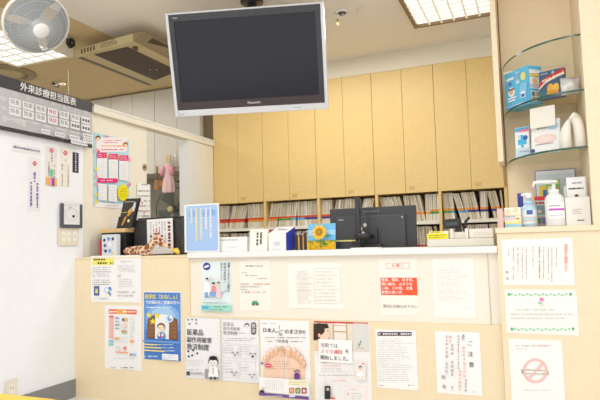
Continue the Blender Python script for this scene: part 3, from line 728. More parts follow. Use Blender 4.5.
# sunflower picture
s = rect(307.5, 223.5, 335, 250.5, .08); X0, X1, Z0, Z1 = s
o, a = card('sunflower_picture', 'picture card of a sunflower field under blue sky on the white shelf', 'picture', (X0, .08, WZ), X1-X0, Z1-WZ, .0, (96, 180, 232), .08, .008)
W_, H_ = a.w, a.h
a.rect(0, .55, 1, .75, (150, 208, 240)).rect(0, 0, 1, .34, (222, 170, 30)).rect(0, .28, 1, .36, (110, 140, 50))
R3 = random.Random(5)
for i in range(34): a.disc(.04+.92*R3.random(), .03+.27*R3.random(), .007, (240, 190, 20)) ; 
for i in range(16): a.disc(.04+.92*R3.random(), .03+.27*R3.random(), .0035, (120, 80, 20))
a.poly([(.5, .05), (.53, .05), (.53, .5), (.5, .5)], (70, 120, 40)).poly([(.53, .22), (.68, .28), (.78, .2), (.64, .14)], (56, 120, 50)).poly([(.54, .5), (.8, .58), (.95, .52), (.75, .46)], (40, 130, 120))
cx, cz = .47, .66
for k in range(16):
    an = 2*math.pi*k/16; a.disc(cx+.034*math.cos(an)/W_*1.0, cz+.034*math.sin(an)/H_, .015, (242, 196, 36) if k % 2 else (230, 170, 24), ry=.007, rot=math.degrees(an))
a.disc(cx, cz, .023, (150, 96, 24)).disc(cx, cz, .013, (186, 130, 40)); a.done()
# black desk box with yellow pad
X0, X1, Z0, Z1 = rect(335.5, 241.5, 352, 250, .14)
t = thing('memo_box', 'small black box with a yellow pad on top beside the sunflower picture', 'box', (X0, .14, WZ)); W_, H_ = X1-X0, Z1-WZ
B(0, W_, 0, .1, 0, H_, BLACK, .003).build('box_body', t); B(.004, W_-.004, .004, .09, H_+.0003, H_+.008, M((226, 204, 110), .7)).build('memo_pad', t)
o = B(0, .17, 0, .1, 0, .006, PAPER).build('paper_sheets'); o.location = (at(351, 248, 'y', .06).x, .05, WZ); tag(o, 'thin white stack of paper lying in front of the monitor', 'paper')
# monitor seen from behind on an arm
t = thing('monitor', 'black desktop monitor seen from behind over the white shelf', 'monitor', (2.09, .6, 0))
c0, c1 = at(330, 229, 'y', .6), at(416.5, 227, 'y', .6); zt = at(372, 207, 'y', .6).z; W2 = (c1.x-c0.x)/2; xm = (c0.x+c1.x)/2; t.location = (xm, .6, 0)
zb = zt-.385
MK = M((46, 47, 49), .45); MK2 = M((58, 59, 62), .5)
B(-W2, W2, 0, .022, zb, zt, MK, .006).build('back_cover', t)
B(-W2+.05, W2-.07, -.022, -.0003, zb+.02, zt-.06, MK2, .008).build('rear_housing', t)
B(-W2+.012, W2-.012, .0223, .024, zb+.015, zt-.012, BLACK).build('screen', t)
mb = MB()
vs, fs = glyphs('▬▬▬▬') if False else ([], [])
for i in range(6): mb.flat([(-.06+i*.02, zt-.035), (-.046+i*.02, zt-.035), (-.046+i*.02, zt-.024), (-.06+i*.02, zt-.024)], .0008, M((92, 93, 96), .5))
mb.build('brand_marks', t); 
B(-W2+.075, -W2+.11, -.0232, -.0224, zt-.085, zt-.08, M((190, 190, 190), .5)).build('status_mark', t); MB().ball((W2-.09, -.024, zt-.08), .006, M((200, 196, 180), .4)).build('lock_slot', t)
zc = at(375, 236, 'y', .56).z
px = at(358, 220, 'y', .47).x
ta = thing('monitor_stand', 'black pole with an arm holding the monitor, taller than the screen', 'monitor arm', (px, .47, .7355))
ztop = at(358, 197.5, 'y', .47).z-.7355; zc -= .7355
mb = MB().lathe([(.06, 0), (.06, .012), (.02, .016)], BLACK, 24); mb.build('base', ta)
MB().box(-.016, .016, -.016, .016, .017, ztop, M((36, 36, 38), .4), bev=.004).build('pole', ta)
dx = xm-px
mb = MB().box(-.025, .025, -.028, .028, zc-.02, zc+.02, BLACK, bev=.004).tube([(.0, -.035, zc), (dx*.5, -.04, zc), (dx, -.035, zc), (dx+.02, .04, zc)], .018, M((30, 30, 32), .4), 10)
mb.build('arm', ta)
mb = MB().box(dx-.05, dx+.05, .072, .106, zc-.05, zc+.05, M((40, 40, 42), .4), bev=.003).box(dx-.12, dx+.09, .03, .07, zc-.085, zc-.055, BLACK, bev=.006)
mb.build('mount_plate', ta)
mb = MB()
for bx, bz in ((-.06, .05), (-.03, .075), (-.045, .02)): mb.ball((dx+bx, .06, zc+bz), (.012, .008, .014), M((206, 204, 196), .35))
mb.build('bolt', ta)
# beige office machine
X0, X1, Z0, Z1 = rect(427, 230, 494, 247.5, .12)
BG = M((222, 216, 198), .45); BG2 = M((232, 227, 212), .45)
t = thing('fax_machine', 'beige office machine with yellow stickers at the right end of the white shelf', 'machine', (X0, .12, WZ)); W_ = X1-X0; H_ = Z1-WZ
H_ *= 1.08; B(0, W_, 0, .2, 0, H_*.45, BG, .006).build('body', t)
mb = MB().prism([(W_*.0, H_*.455), (W_*.33, H_*.455), (W_*.33, H_*.9), (W_*.04, H_*.9)], 0.004, .2, BG2, Matrix(((1, 0, 0, 0), (0, 0, 1, 0), (0, 1, 0, 0), (0, 0, 0, 1)))); mb.build('left_housing', t)
B(W_*.335, W_*.63, .02, .2, H_*.455, H_*.82, BG, .004).build('feed_slot', t)
mb = MB().box(W_*.36, W_*.40, .0, .06, H_*.455, H_*1.0, BG2, bev=.004).box(W_*.58, W_*.63, .0, .06, H_*.455, H_*1.0, BG2, bev=.004); mb.build('paper_guide', t)
B(W_*.64, W_*.995, .0, .2, H_*.455, H_*.97, BG2, .008).build('right_housing', t)
B(W_*.7, W_*.95, -.0016, -.0002, H_*.6, H_*.78, BG).build('cover_panel', t)
a = Art(Matrix.Translation((0, .0035, 0)), W_, H_, t); a.rect(.005, .46, .328, .76, (248, 232, 40), part='sticker').rect(.045, .79, .25, .895, (244, 226, 40), part='sticker').lines(.03, .5, .31, .73, 2, (150, 136, 50)).lines(.06, .81, .24, .88, 1, (110, 110, 60)); a.done()
T_ = Matrix.Translation((W_*.5, .22, H_*1.02))
zz = at(458, 223, 'y', .34).z-WZ
t = thing('card_reader', 'black terminal with a tilted screen behind the beige machine', 'terminal', (at(458, 222, 'y', .47).x, .47, .7355))
h_ = at(458, 223, 'y', .47).z-.7355; w_ = (at(470, 222, 'y', .47).x-at(447, 222, 'y', .47).x)
B(-.02, .02, .0, .03, .012, h_-.03, BLACK).lathe([(.06, 0), (.06, .012)], BLACK).build('stand', t)
MB().box(-w_*.5, w_*.3, -.01, .06, h_-.03, h_+.03, BLACK, bev=.008, T=Matrix.Rotation(-.06, 4, 'Y')).build('head', t)
MB().box(-.05, .02, -.0115, -.0102, h_-.012, h_+.006, M((58, 60, 64), .3), T=Matrix.Rotation(-.06, 4, 'Y')).build('screen', t)
MB().tube([(w_*.26, .0, h_-.05), (w_*.34, .0, h_+.01), (w_*.5, .0, h_+.034)], [.008, .01, .008], M((40, 40, 42), .4), 8).build('handle', t)
# ------------------------------------------------------------------ left end of the counter
X0, X1, Z0, Z1 = rect(133, 218.5, 184, 253, .30)
PB = M((30, 30, 32), .4)
t = thing('printer', 'bulky black printer behind the plush giraffe on the counter left end', 'printer', (X0, .30, CZ)); W_, H_ = X1-X0, Z1-CZ
B(0, W_, 0, .3, 0, H_, PB, .02).build('case', t); B(W_*.30, W_*.72, -.012, -.0005, .02, H_*.9, M((50, 50, 54), .35), .004).build('front_cover', t); B(.02, W_-.02, .03, .27, H_+.0005, H_+.012, M((24, 24, 26), .3), .004).build('lid', t)
# paper hanging over it
s = Sheet('hanging_notice', 'white notice with red and black columns hanging on the black printer', 'notice', (147.5, 219.5, 173.5, 253.6), 'y', .284, gap=.0)
s.o.rotation_euler = (0, -.02, math.radians(0))
s.vtext(170, 222, 249, '▮▮▮▮▮▮', (240, 240, 240)) if False else None
s.lines(167.5, 222, 172, 250, 1, (122, 40, 50), vertical=True, ragged=.05, fill=.7).lines(150, 222, 167, 250, 6, (150, 142, 142), vertical=True, ragged=.4, fill=.4).lines(155.5, 228, 158.5, 240, 1, (214, 80, 70), True).rect(148.5, 219.7, 173, 221, (250, 250, 250)); s.done()
# storage box with tan lid
X0, X1, Z0, Z1 = rect(99, 228.5, 134, 253.6, .22)
X1 = min(X1, at(132.4, 240, 'y', .30).x-.004)
t = thing('storage_box', 'black storage box with a tan cardboard lid left of the printer', 'box', (X0, .22, CZ)); W_, H_ = X1-X0, Z1-CZ
B(.02, W_-.003, .004, .24, 0, H_-.0305, M((22, 22, 24), .4), .003).build('box_body', t); B(.0, W_, 0, .26, H_-.03, H_, M((222, 186, 122), .6), .003).build('lid', t)
# black and gold leaflets leaning on the lid
P0 = at(118, 231, 'y', .27); P1 = at(133, 231, 'y', .27)
W_ = P1.x-P0.x; H_ = at(128, 201, 'y', .30).z-P0.z
t = thing('leaflet_stand', 'tilted black stand of black and gold leaflets on the tan box lid', 'stand', (P0.x, .27, CZ+Z1-CZ+.001)); 
Tq = Matrix(((1, 0, .18, 0), (0, 1, .12, 0), (0, 0, 1, 0), (0, 0, 0, 1)))
MB().box(0, W_, .012, .018, 0, H_, BLACK, Tq).box(0, W_, -.02, -.017, 0, H_*.4, M((34, 34, 36), .3), Tq).box(0, .003, -.02, .012, 0, H_*.4, BLACK, Tq).box(W_-.003, W_, -.02, .012, 0, H_*.4, BLACK, Tq).box(0, W_, -.02, .018, 0, .003, BLACK, Tq).build('holder', t)
o = thing('leaflet', 'black leaflet with a golden swoosh in the tilted stand', 'leaflet', (P0.x, .27, CZ+Z1-CZ+.001), 0)
MB().box(.005, W_-.005, -.012, .006, .004, H_*.93, M((36, 32, 30), .4), Tq).build('cover', o)
a = Art(Tq @ Matrix.Translation((0, -.0125, 0)), W_, H_, o)
a.poly([(.3, .1), (.42, .1), (.62, .4), (.95, .68), (.95, .76), (.5, .46)], (206, 140, 40)).poly([(.55, .5), (.9, .76), (.9, .82), (.5, .56)], (236, 190, 90)).disc(.7, .36, .0, (240, 220, 150)).lines(.1, .5, .5, .56, 1, (190, 160, 90)).lines(.15, .86, .85, .9, 1, (200, 190, 170)).rect(.78, .55, .92, .85, (200, 210, 220)); a.done()
a = Art(Tq @ Matrix.Translation((0, -.0205, 0)), W_, H_, t); a.disc(.72, .24, .011, (240, 222, 160)).poly([(.3, .1), (.4, .1), (.55, .38), (.42, .38)], (206, 140, 40)); a.done()
# packet of cards
X0, X1, Z0, Z1 = rect(101.5, 234.5, 116, 254, .12)
t = thing('card_packet', 'white and blue packet of small articles in front of the storage box', 'packet', (X0, .12, CZ)); W_, H_ = X1-X0, Z1-CZ
MB().box(0, W_, 0, .05, 0, H_, M((214, 220, 228), .35), bev=.006).build('packet_body', t)
a = Art(Matrix.Translation((0, -.0005, 0)), W_, H_, t)
for x, y, r, c in ((.2, .75, .012, (40, 46, 60)), (.5, .8, .014, (90, 150, 210)), (.25, .5, .013, (60, 90, 160)), (.6, .55, .016, (240, 240, 244)), (.3, .25, .013, (50, 60, 90)), (.6, .25, .014, (110, 160, 214)), (.78, .14, .009, (240, 216, 60)), (.8, .8, .012, (70, 74, 86)), (.12, .3, .008, (200, 206, 216))): a.disc(x, y, r, c)
a.done()
o, a = card('red_card', 'thin red and white card standing left of the packet', 'card', (at(98.6, 245, 'y', .13).x, .13, CZ), .012, .125, -.35, (206, 60, 72), 0, .03); a.done()
X0, X1, Z0, Z1 = rect(88, 249.8, 98, 254.5, .3)
o = MB().box(0, X1-X0-.02, 0, .16, 0, max(.03, Z1-CZ), M((44, 46, 48), .5), bev=.004).build('dark_tray'); o.location = (max(.01, X0), .30-.0, CZ); tag(o, 'flat dark tray at the far left end of the counter by the wall', 'tray')
s = Sheet('folded_paper', 'small white folded paper standing behind the tan box lid', 'paper', (110.5, 217.5, 118, 228), 'x', -.018, gap=.001); s.done()
# plush giraffe
def skin(name, pts, edges, radii, mt, parent=None, sub=2):
    me = bpy.data.meshes.new(name); me.from_pydata([Vector(p) for p in pts], edges, []); me.materials.append(mt)
    o = bpy.data.objects.new(name, me); COL.objects.link(o)
    md = o.modifiers.new('skin', 'SKIN'); md.use_smooth_shade = True
    for i, r in enumerate(radii):
        v = me.skin_vertices[0].data[i]; v.radius = (r, r) if not isinstance(r, tuple) else r; v.use_root = i == 0
    s_ = o.modifiers.new('sub', 'SUBSURF'); s_.levels = sub; s_.render_levels = sub
    if parent: o.parent = parent
    return o
gm = bpy.data.materials.new('giraffe_plush'); gm.use_nodes = True
nt = gm.node_tree; b = nt.nodes['Principled BSDF']; b.inputs['Roughness'].default_value = .9
tc = nt.nodes.new('ShaderNodeTexCoord'); vo = nt.nodes.new('ShaderNodeTexVoronoi'); vo.feature = 'DISTANCE_TO_EDGE'; vo.inputs['Scale'].default_value = 24
rp = nt.nodes.new('ShaderNodeValToRGB'); rp.color_ramp.interpolation = 'CONSTANT'
rp.color_ramp.elements[0].color = (*lin((236, 206, 170)), 1); rp.color_ramp.elements[1].position = .085; rp.color_ramp.elements[1].color = (*lin((140, 72, 32)), 1)
nt.links.new(tc.outputs['Object'], vo.inputs['Vector']); nt.links.new(vo.outputs['Distance'], rp.inputs['Fac']); nt.links.new(rp.outputs['Color'], b.inputs['Base Color'])
GY = .13
G = lambda x, y, dy=0: at(x, y, 'y', GY+dy)
org = G(140, 254); org.z = CZ
pts = [G(130, 250.5, .04), G(140, 250.5, .02), G(148, 249), G(152.5, 243.5), G(156, 239.5), G(160, 241.5), G(165.3, 246.2, -.02), G(128, 254.2, -.03), G(124.5, 251.5, .06), G(143, 253.5, -.05), G(150, 254.3, -.08), G(125.5, 253.6, -.05)]
for p in pts: p.z = max(p.z, CZ+.016)
pts[0].z = max(pts[0].z, CZ+.036); pts[1].z = max(pts[1].z, CZ+.036)
edg = [(1, 0), (1, 2), (2, 3), (3, 4), (4, 5), (5, 6), (0, 7), (0, 8), (1, 9), (9, 10), (7, 11)]
rad = [.036, .036, .032, .026, .030, .030, .020, .016, .016, .018, .015, .013]
o = skin('giraffe_plush', [p-org for p in pts], edg, rad, gm); o.location = org
tag(o, 'brown patched plush giraffe lying on the counter left end before the printer', 'plush toy')
gt = o
mb = MB(); CRM = M((236, 206, 170), .9); BRN = M((120, 66, 36), .9)
for hx, hy, dy in ((155.2, 233, -.012), (158.4, 232.8, .014)):
    p0, p1 = G(hx+.4, 238.4, dy)-org, G(hx, hy+1, dy)-org
    mb.tube([p0, p1], [.006, .006], CRM, 8).ball(p1, .009, BRN, n=8)
mb.build('horn', gt)
mb = MB()
for hx, hy, dy in ((151, 236.5, -.02), (161.8, 236, .02)): p0 = G(hx, hy, dy)-org; mb.ball(p0, (.012, .006, .009), BRN, n=10)
mb.build('ear', gt)
mb = MB(); p0 = G(160.5, 240.8, -.03)-org; mb.ball(p0, .005, BLACK, n=8); mb.build('eye', gt)
mb = MB(); p0 = G(165.8, 246, -.03)-org; mb.ball(p0, (.014, .014, .014), CRM, n=10); mb.build('muzzle', gt)
# yellow toy chick
pc = at(175.5, 254, 'y', .10); pc.z = CZ
YL = M((238, 196, 64), .6)
o = skin('chick_toy', [(0, 0, .021), (-.006, 0, .034), (-.004, 0, .048), (.022, .002, .022), (.032, .003, .028)], [(0, 1), (1, 2), (0, 3), (3, 4)], [.022, .018, .013, .018, .009], YL)
o.location = pc; tag(o, 'little yellow toy chick between giraffe and blue notice stand', 'toy')
MB().lathe([(.006, 0), (.004, .006), (.0008, .011)], M((236, 150, 50), .5), 10, Matrix.Translation((-.012, -.010, .048)) @ Matrix.Rotation(math.pi/2, 4, 'X')).build('beak', o)
mb = MB().ball((-.012, -.009, .054), .002, BLACK, n=6).ball((.001, -.011, .054), .002, BLACK, n=6); mb.build('eye', o)
# ================================================================== NOTICES ON THE COUNTER AND TOWER
K = (44, 42, 48); GR = (166, 166, 168)
s = Sheet('double_notice', 'white double sheet with yellow heading at the upper left of the counter', 'notice', (91.3, 256, 141.6, 302.7))
s.rect(92.8, 257.6, 114, 265, (236, 228, 96), part='heading_panel').lines(94, 258, 106, 261, 1, (90, 84, 30), fill=.8, ragged=0).lines(98, 261.5, 113.5, 264.6, 1, (80, 76, 30), fill=.8, ragged=0)
s.lines(93, 266.5, 113.5, 277, 5, (150, 150, 154), fill=.4).lines(93, 279, 113.5, 285.5, 3, (140, 140, 146), fill=.45).rect(94.5, 286, 99.8, 295.5, (60, 72, 120)).rect(95.6, 287.5, 98.8, 294, (96, 140, 196)).disc(97.2, 291, 1.2, 1.9, (226, 214, 70))
s.disc(107.5, 290, 2.9, 2.9, (160, 190, 226)).disc(107.5, 290, 2, 2, (226, 234, 244)).poly([(108.6, 292.2), (109.8, 291.6), (112, 295), (110.6, 295.6)], (66, 96, 170)).disc(110.6, 288.5, 1.5, 2, (110, 140, 200)).lines(95, 297.5, 111, 299.5, 1, (160, 160, 160))
s.lines(121.5, 260.5, 136, 262, 1, (160, 160, 160)).lines(118.5, 264.5, 138, 272, 5, (190, 190, 190), fill=.4).lines(118.5, 274, 123, 277.5, 2, (170, 170, 170)).lines(119, 278, 136, 287, 4, (196, 196, 196), fill=.35).lines(118.5, 290, 137.5, 297.5, 2, (160, 160, 160), fill=.35); s.done()
s = Sheet('chart_notice', 'white sheet with small red and orange diagrams left of the blue poster', 'notice', (105, 305.2, 142, 371))
s.rect(109, 309.3, 137, 314, (228, 92, 62), part='heading_panel').rect(117, 309.3, 127, 314, (236, 160, 70), part='heading_panel').lines(110, 310, 136, 313.3, 1, (250, 232, 210), fill=.6, ragged=0)
for i in range(8): s.rect(109.5, 315.3+i*2.95, 114, 317.8+i*2.95, (240, 176, 164) if i else (236, 110, 110))
s.rect(109.5, 340, 114, 342, (120, 190, 220)).rect(109.5, 343, 114, 345.3, (130, 206, 190)).lines(116, 316, 121, 330, 4, (130, 150, 190)).lines(131, 316, 136, 338, 9, (176, 206, 190), fill=.4)
s.disc(124.5, 319.5, 1.7, 1.7, (70, 100, 170)).disc(127, 319.5, 1.6, 2, (236, 176, 50)).disc(125, 325.5, 3, 2, (240, 190, 176)).disc(125, 325.5, 1.8, 1, (250, 240, 236)).disc(125, 331.5, 3.2, 1.8, (120, 196, 150)).disc(125, 331, 2.6, 1, (240, 110, 100)).disc(118, 338.2, 2.5, 1.4, (240, 170, 90)).rect(131, 339.5, 134.5, 342.5, (240, 160, 110)).disc(126, 347.8, 1.6, 1.8, (236, 110, 120)).lines(117, 345.5, 123, 350, 3, (180, 190, 210)).rect(116.5, 351.3, 129, 352.6, (236, 150, 100)).rect(131, 353, 137, 355.5, (120, 180, 220)).disc(132, 354.2, 1, 1, (236, 90, 90)).lines(117, 336, 130, 343, 3, (200, 214, 206), fill=.4).lines(116, 357, 137, 359, 1, (190, 206, 220)).lines(111, 366, 120, 368, 1, (130, 130, 130)).lines(122, 366, 137, 368.4, 1, (90, 90, 96)); s.done()
s = Sheet('sleep_poster', 'bright blue poster with an open door, three stars and a worried boy', 'poster', (143.3, 291.4, 182, 361), r=.006, paper=M((242, 243, 246), .5))
s.rect(144.3, 292.4, 181, 360, (68, 118, 196)).rect(144.3, 300, 181, 330, (86, 140, 214)).disc(163, 318, 17, 14, (120, 170, 228)).disc(163, 318, 13, 11, (160, 198, 238))
s.text(162.5, 297, 5.2, '夜尿症（おねしょ）', (244, 222, 60), .03, spacing=.9).text(162.8, 302.6, 4, 'でお悩みのご家族の方へ', (248, 250, 252), .03, spacing=.95).lines(147, 306, 172, 308.6, 1, (226, 236, 248))
s.poly([(148, 319.5), (155.5, 314), (155.5, 338.5), (148, 338)], (110, 72, 48)).poly([(170, 314.5), (178, 319.5), (178, 340.5), (170, 339)], (110, 72, 48)).poly([(149, 321), (154.6, 316.8), (154.6, 337), (149, 336.4)], (136, 92, 60)).poly([(171, 317), (177, 321), (177, 338.6), (171, 337.6)], (136, 92, 60)).poly([(155.8, 314), (169.6, 314.5), (169.6, 339), (155.8, 338.5)], (236, 238, 232))
for q in range(1, 5): s.rect(149, 317.5+q*4, 154.6, 317.9+q*4, (100, 64, 42)).rect(171, 318+q*4, 177, 318.4+q*4, (100, 64, 42))
s.star(150, 314.8, 3.4, (242, 214, 50)).star(158.4, 315.2, 3.4, (242, 214, 50)).star(154, 321.2, 3.4, (242, 214, 50)).disc(170.4, 318.5, 4.2, 3.8, (206, 226, 244)).disc(170.8, 318.2, 2.4, 2.6, (96, 150, 214)).disc(172, 317, 1.6, 1.6, (230, 240, 250))
s.disc(162.5, 336, 4.2, 4.2, (70, 130, 206)).disc(162.3, 326.2, 3.9, 3.6, (110, 68, 40)).disc(162.3, 327.6, 3.1, 3.1, (246, 216, 188)).disc(161.1, 327.6, .45, .5, (60, 40, 34)).disc(163.6, 327.6, .45, .5, (60, 40, 34)).disc(162.3, 329.4, .7, .3, (206, 120, 100)).disc(160.6, 334.5, 1.1, 1.6, (246, 216, 188)).disc(164, 334.5, 1.1, 1.6, (246, 216, 188)).poly([(161, 335.5), (163.6, 335.5), (162.3, 338)], (214, 60, 60))
for q in range(3): s.rect(146, 343.5+q*3.1, 159+q*4, 344.6+q*3.1, (244, 222, 110)).lines(160+q*4, 343.3+q*3.1, 178, 344.9+q*3.1, 1, (206, 226, 246))
s.rect(144.3, 340.5, 181, 342, (100, 152, 220)).rect(164, 353.6, 180, 359.4, (238, 242, 246)).lines(165, 354.3, 179, 358.8, 3, (150, 170, 200), fill=.4).lines(146, 354.5, 160, 357, 1, (190, 214, 240)); s.done()
BGR = M((216, 216, 220), .7)
s = Sheet('relief_poster', 'grey monochrome poster with large lettering and a doctor figure', 'poster', (185.2, 317.2, 221.4, 380.5), paper=BGR)
s.rect(186.5, 318.5, 220.4, 378.5, (238, 238, 241))
for x, y in ((188.5, 320), (192.5, 319.6), (196.5, 320), (190, 324), (196.8, 323.6)): s.disc(x, y, 1.1, 1.1, (70, 70, 76)).disc(x, y+.5, .7, .6, (224, 220, 220))
s.text(187.3, 332.3, 7.0, '医薬品', K, .02, 'LEFT').text(187.3, 339.6, 6.4, '副作用被害', K, .02, 'LEFT', spacing=.95).text(187.3, 346.7, 7.0, '救済制度', K, .02, 'LEFT')
for x, y in ((189, 351), (193, 355), (198, 353), (189.5, 356), (194, 350)): s.disc(x, y, 1.1, 1.1, (60, 60, 66))
s.lines(188, 359, 206, 366, 4, (190, 190, 194), fill=.35).lines(187.5, 368.5, 203, 369.6, 1, (120, 120, 124)).rect(187.5, 371, 191, 375, (70, 70, 76)).rect(192, 371.5, 205, 374.5, (206, 206, 210)).lines(192, 372, 205, 374, 1, (120, 120, 126)).rect(206, 369, 220, 378.4, (150, 150, 156)).vtext(219.2, 322, 345, '・・・・・・', (150, 150, 156))
s.poly([(210.6, 366), (218.6, 366), (220, 376.5), (209.4, 376.5)], (246, 246, 248)).disc(214.5, 361, 5, 5, (70, 70, 76)).disc(214.5, 362.6, 4.2, 4.2, (236, 234, 234)).disc(214.5, 357.6, 4.2, 2.3, (30, 30, 34)).disc(213, 362.5, .4, .5, K).disc(216, 362.5, .4, .5, K).disc(214.5, 365, 1, .3, (120, 110, 110)).rect(211.5, 376, 213.4, 379, (60, 60, 64)).rect(215.4, 376, 217.4, 379, (60, 60, 64)).rect(214.2, 367, 214.9, 373, (150, 150, 156)); s.done()
s = Sheet('relief_leaflet_poster', 'grey monochrome poster with a four-box grid right of the doctor poster', 'poster', (221.6, 318.6, 260, 383.8), paper=BGR)
s.rect(222.8, 320, 259, 381.5, (238, 238, 241)).text(223.4, 324.2, 4.4, '医薬品', (110, 110, 116), .01, 'LEFT').text(223.4, 328.6, 4.1, '副作用被害', (110, 110, 116), .01, 'LEFT').text(223.4, 333, 4.4, '救済制度', (110, 110, 116), .01, 'LEFT').lines(236, 332, 246, 334, 1, (150, 150, 154))
s.disc(247.3, 325.4, 2.6, 2.6, (80, 80, 86)).disc(247.3, 326.4, 2, 2, (232, 230, 230)).poly([(245.5, 328.5), (249.2, 328.5), (250, 333), (244.6, 333)], (244, 244, 246)).rrect(251.4, 322, 256.8, 334.6, (92, 92, 98), 2.4).vtext(254.1, 323.5, 333.5, '救済', (226, 226, 228)).lines(223.5, 337, 257, 341.5, 2, (170, 170, 174), fill=.4)
for (a_, b_, c_, d_) in ((223.6, 343.5, 239.5, 357.5), (241, 344.5, 257.6, 358.5), (223.6, 360, 239.5, 377), (241, 361, 257.6, 379)):
    s.frame(a_, b_, c_, d_, .35, (196, 196, 200)).lines(a_+1, b_+1, c_-5, d_-4, 4, (180, 180, 184), fill=.35)
    for q in range(3): s.disc(c_-6+q*2.2, d_-5+(q % 2)*2.6, 1.1, 1.2, (70, 70, 76)).disc(c_-6+q*2.2, d_-4.6+(q % 2)*2.6, .7, .7, (226, 224, 224))
s.disc(254.5, 356, .9, .9, K); s.done()
SK = (236, 184, 150); SK2 = (244, 204, 176); SKS = (214, 150, 118)
s = Sheet('foot_poster', 'white poster with bare feet seen from above and a purple bottom line', 'poster', (260.3, 319.6, 311.3, 399.5), r=.003, paper=M((244, 243, 242), .6))
s.lines(262, 322.5, 278, 324.5, 1, (120, 160, 200))
s.text(269.5, 330.5, 5.4, '日本人', K, .035).text(279.6, 327.2, 4.8, '1', K, .03).text(280.6, 334.3, 4.8, '10', K, .03).poly([(276, 332.2), (283.6, 329.6), (283.8, 330.1), (276.2, 332.7)], K).text(295.3, 332, 5.4, 'のまさか!?', K, .035, spacing=.95)
s.lines(264, 336.6, 306, 338.4, 1, (120, 120, 124), ragged=0).text(282, 341.2, 4.0, 'つめ水虫', K, .02).lines(268, 340, 274, 342.5, 1, (130, 130, 130)).lines(291, 340, 304, 342.6, 1, (130, 130, 130))
# the two feet with toes up
s.pic = 'foot_photo'
s.poly([(263.5, 377), (264.5, 362), (268, 352.5), (276, 350.5), (285, 352), (284.4, 378)], SK2).poly([(286.6, 378.4), (286.4, 352), (294, 351.5), (301, 356), (305.4, 366), (305, 380)], SK2)
for x, y, rx, ry, rot in ((282, 350.8, 2.9, 5.4, 4), (276.3, 350.6, 2.2, 4.9, 0), (272.2, 352.4, 2.0, 4.6, -8), (268.6, 355.2, 1.9, 4.2, -12), (265.6, 359.2, 1.7, 3.6, -18), (289, 351, 3.0, 5.4, -3), (295, 352, 2.2, 5, 4), (298.9, 355.2, 2.0, 4.6, 10), (302.2, 359, 1.9, 4.2, 14), (304.8, 363.6, 1.6, 3.4, 20)):
    s.disc(x+.4, y+.5, rx, ry, SKS, rot=rot).disc(x, y, rx, ry, SK, rot=rot).disc(x, y-ry*.52, rx*.62, ry*.32, (248, 222, 206), rot=rot)
s.disc(282, 347.6, 1.9, 1.9, (206, 176, 120)).lines(274, 359.5, 296, 369, 4, (170, 120, 120), fill=.25)
s.disc(263.6, 362.5, 1.6, 1.4, (130, 120, 190)).disc(269.8, 364.8, 3.4, 2.2, (214, 60, 96)).lines(267.4, 364, 272.4, 365.6, 1, (250, 226, 230)).disc(298.3, 375.5, 3, 4, (96, 52, 124)).disc(296.3, 370.4, .9, 1.1, (96, 52, 124)).disc(298.6, 369.6, .9, 1.1, (96, 52, 124)).disc(300.8, 370.4, .8, 1, (96, 52, 124))
s.pic = 'bottom_panel'
s.rect(261, 377.8, 310.4, 393, (244, 243, 241)).lines(266.5, 379, 286, 391, 9, (196, 196, 192), vertical=True, fill=.35).rect(290, 379.4, 309.4, 385, (236, 230, 190)).lines(291, 380.2, 308, 384.4, 2, (176, 170, 130), fill=.35)
for x, c1_, c2_ in ((293.4, (206, 130, 84), (226, 170, 130)), (299.6, (96, 140, 100), (196, 170, 120)), (305.8, (150, 44, 60), (226, 200, 200))): s.rrect(x-2.6, 386.6, x+2.6, 392.4, c1_, 1).disc(x, 389.6, 1.6, 1.8, c2_)
s.disc(265, 387.4, 1.2, 1.2, (226, 180, 140)).disc(264, 391, 2.6, 2.4, (40, 44, 70)).rect(261, 393.3, 310.6, 396.4, (104, 74, 140)).lines(264, 394, 288, 395.8, 1, (222, 214, 236)).rrect(291, 393.8, 297, 395.8, (226, 222, 236), .6); s.done()
s = Sheet('telehealth_poster', 'white poster with red top line and photo of a dark-haired person in profile', 'poster', (313.6, 321.4, 372.5, 405))
s.rect(314, 321.8, 368.2, 323.4, (206, 44, 58)).rect(314, 323.4, 368.6, 350.5, (226, 216, 200)).rect(333, 323.4, 347, 342, (236, 230, 220)).rect(333, 323.4, 334.4, 342, (196, 160, 112)).rect(346.4, 323.4, 347.6, 342, (196, 160, 112)).rect(333.4, 331, 347, 332.2, (196, 160, 112)).rect(333.4, 325, 347, 325.8, (206, 172, 126)).rect(354, 323.4, 368.6, 350.5, (216, 214, 212)).disc(360.5, 343, .8, 3.2, (110, 160, 110), rot=20).disc(359, 345, .6, 2.2, (130, 170, 120), rot=-20).rect(356.6, 347.6, 364.6, 348.2, (176, 166, 150))
s.poly([(319, 336), (330, 333), (331, 344), (322, 350), (314.6, 350)], (236, 196, 164)).disc(324.5, 332.4, 6, 8.2, (240, 204, 174)).poly([(329.9, 330.5), (331.4, 334.4), (329.9, 335.2)], (240, 204, 174)).disc(319.6, 329, 5.8, 6.2, (52, 40, 36)).poly([(314, 323.4), (328, 323.4), (329.5, 328), (324, 328.4), (321, 333), (320.5, 338), (317, 340), (314, 340)], (52, 40, 36)).disc(319.8, 335, 1.3, 2, (226, 176, 146)).rect(327.4, 330.2, 329.4, 330.7, (70, 46, 40)).rect(328.8, 337.6, 330, 338.3, (190, 100, 96))
s.rect(319.6, 339.4, 352.6, 362, (246, 245, 244)).text(321, 345, 5.0, '当院では', K, .02, 'LEFT').text(321, 351, 5.0, 'スマホ通院', (222, 54, 84), .03, 'LEFT').text(345.6, 351.2, 5, 'を', K, .02, 'LEFT').text(321, 357.2, 5.0, '開始しました。', K, .02, 'LEFT')
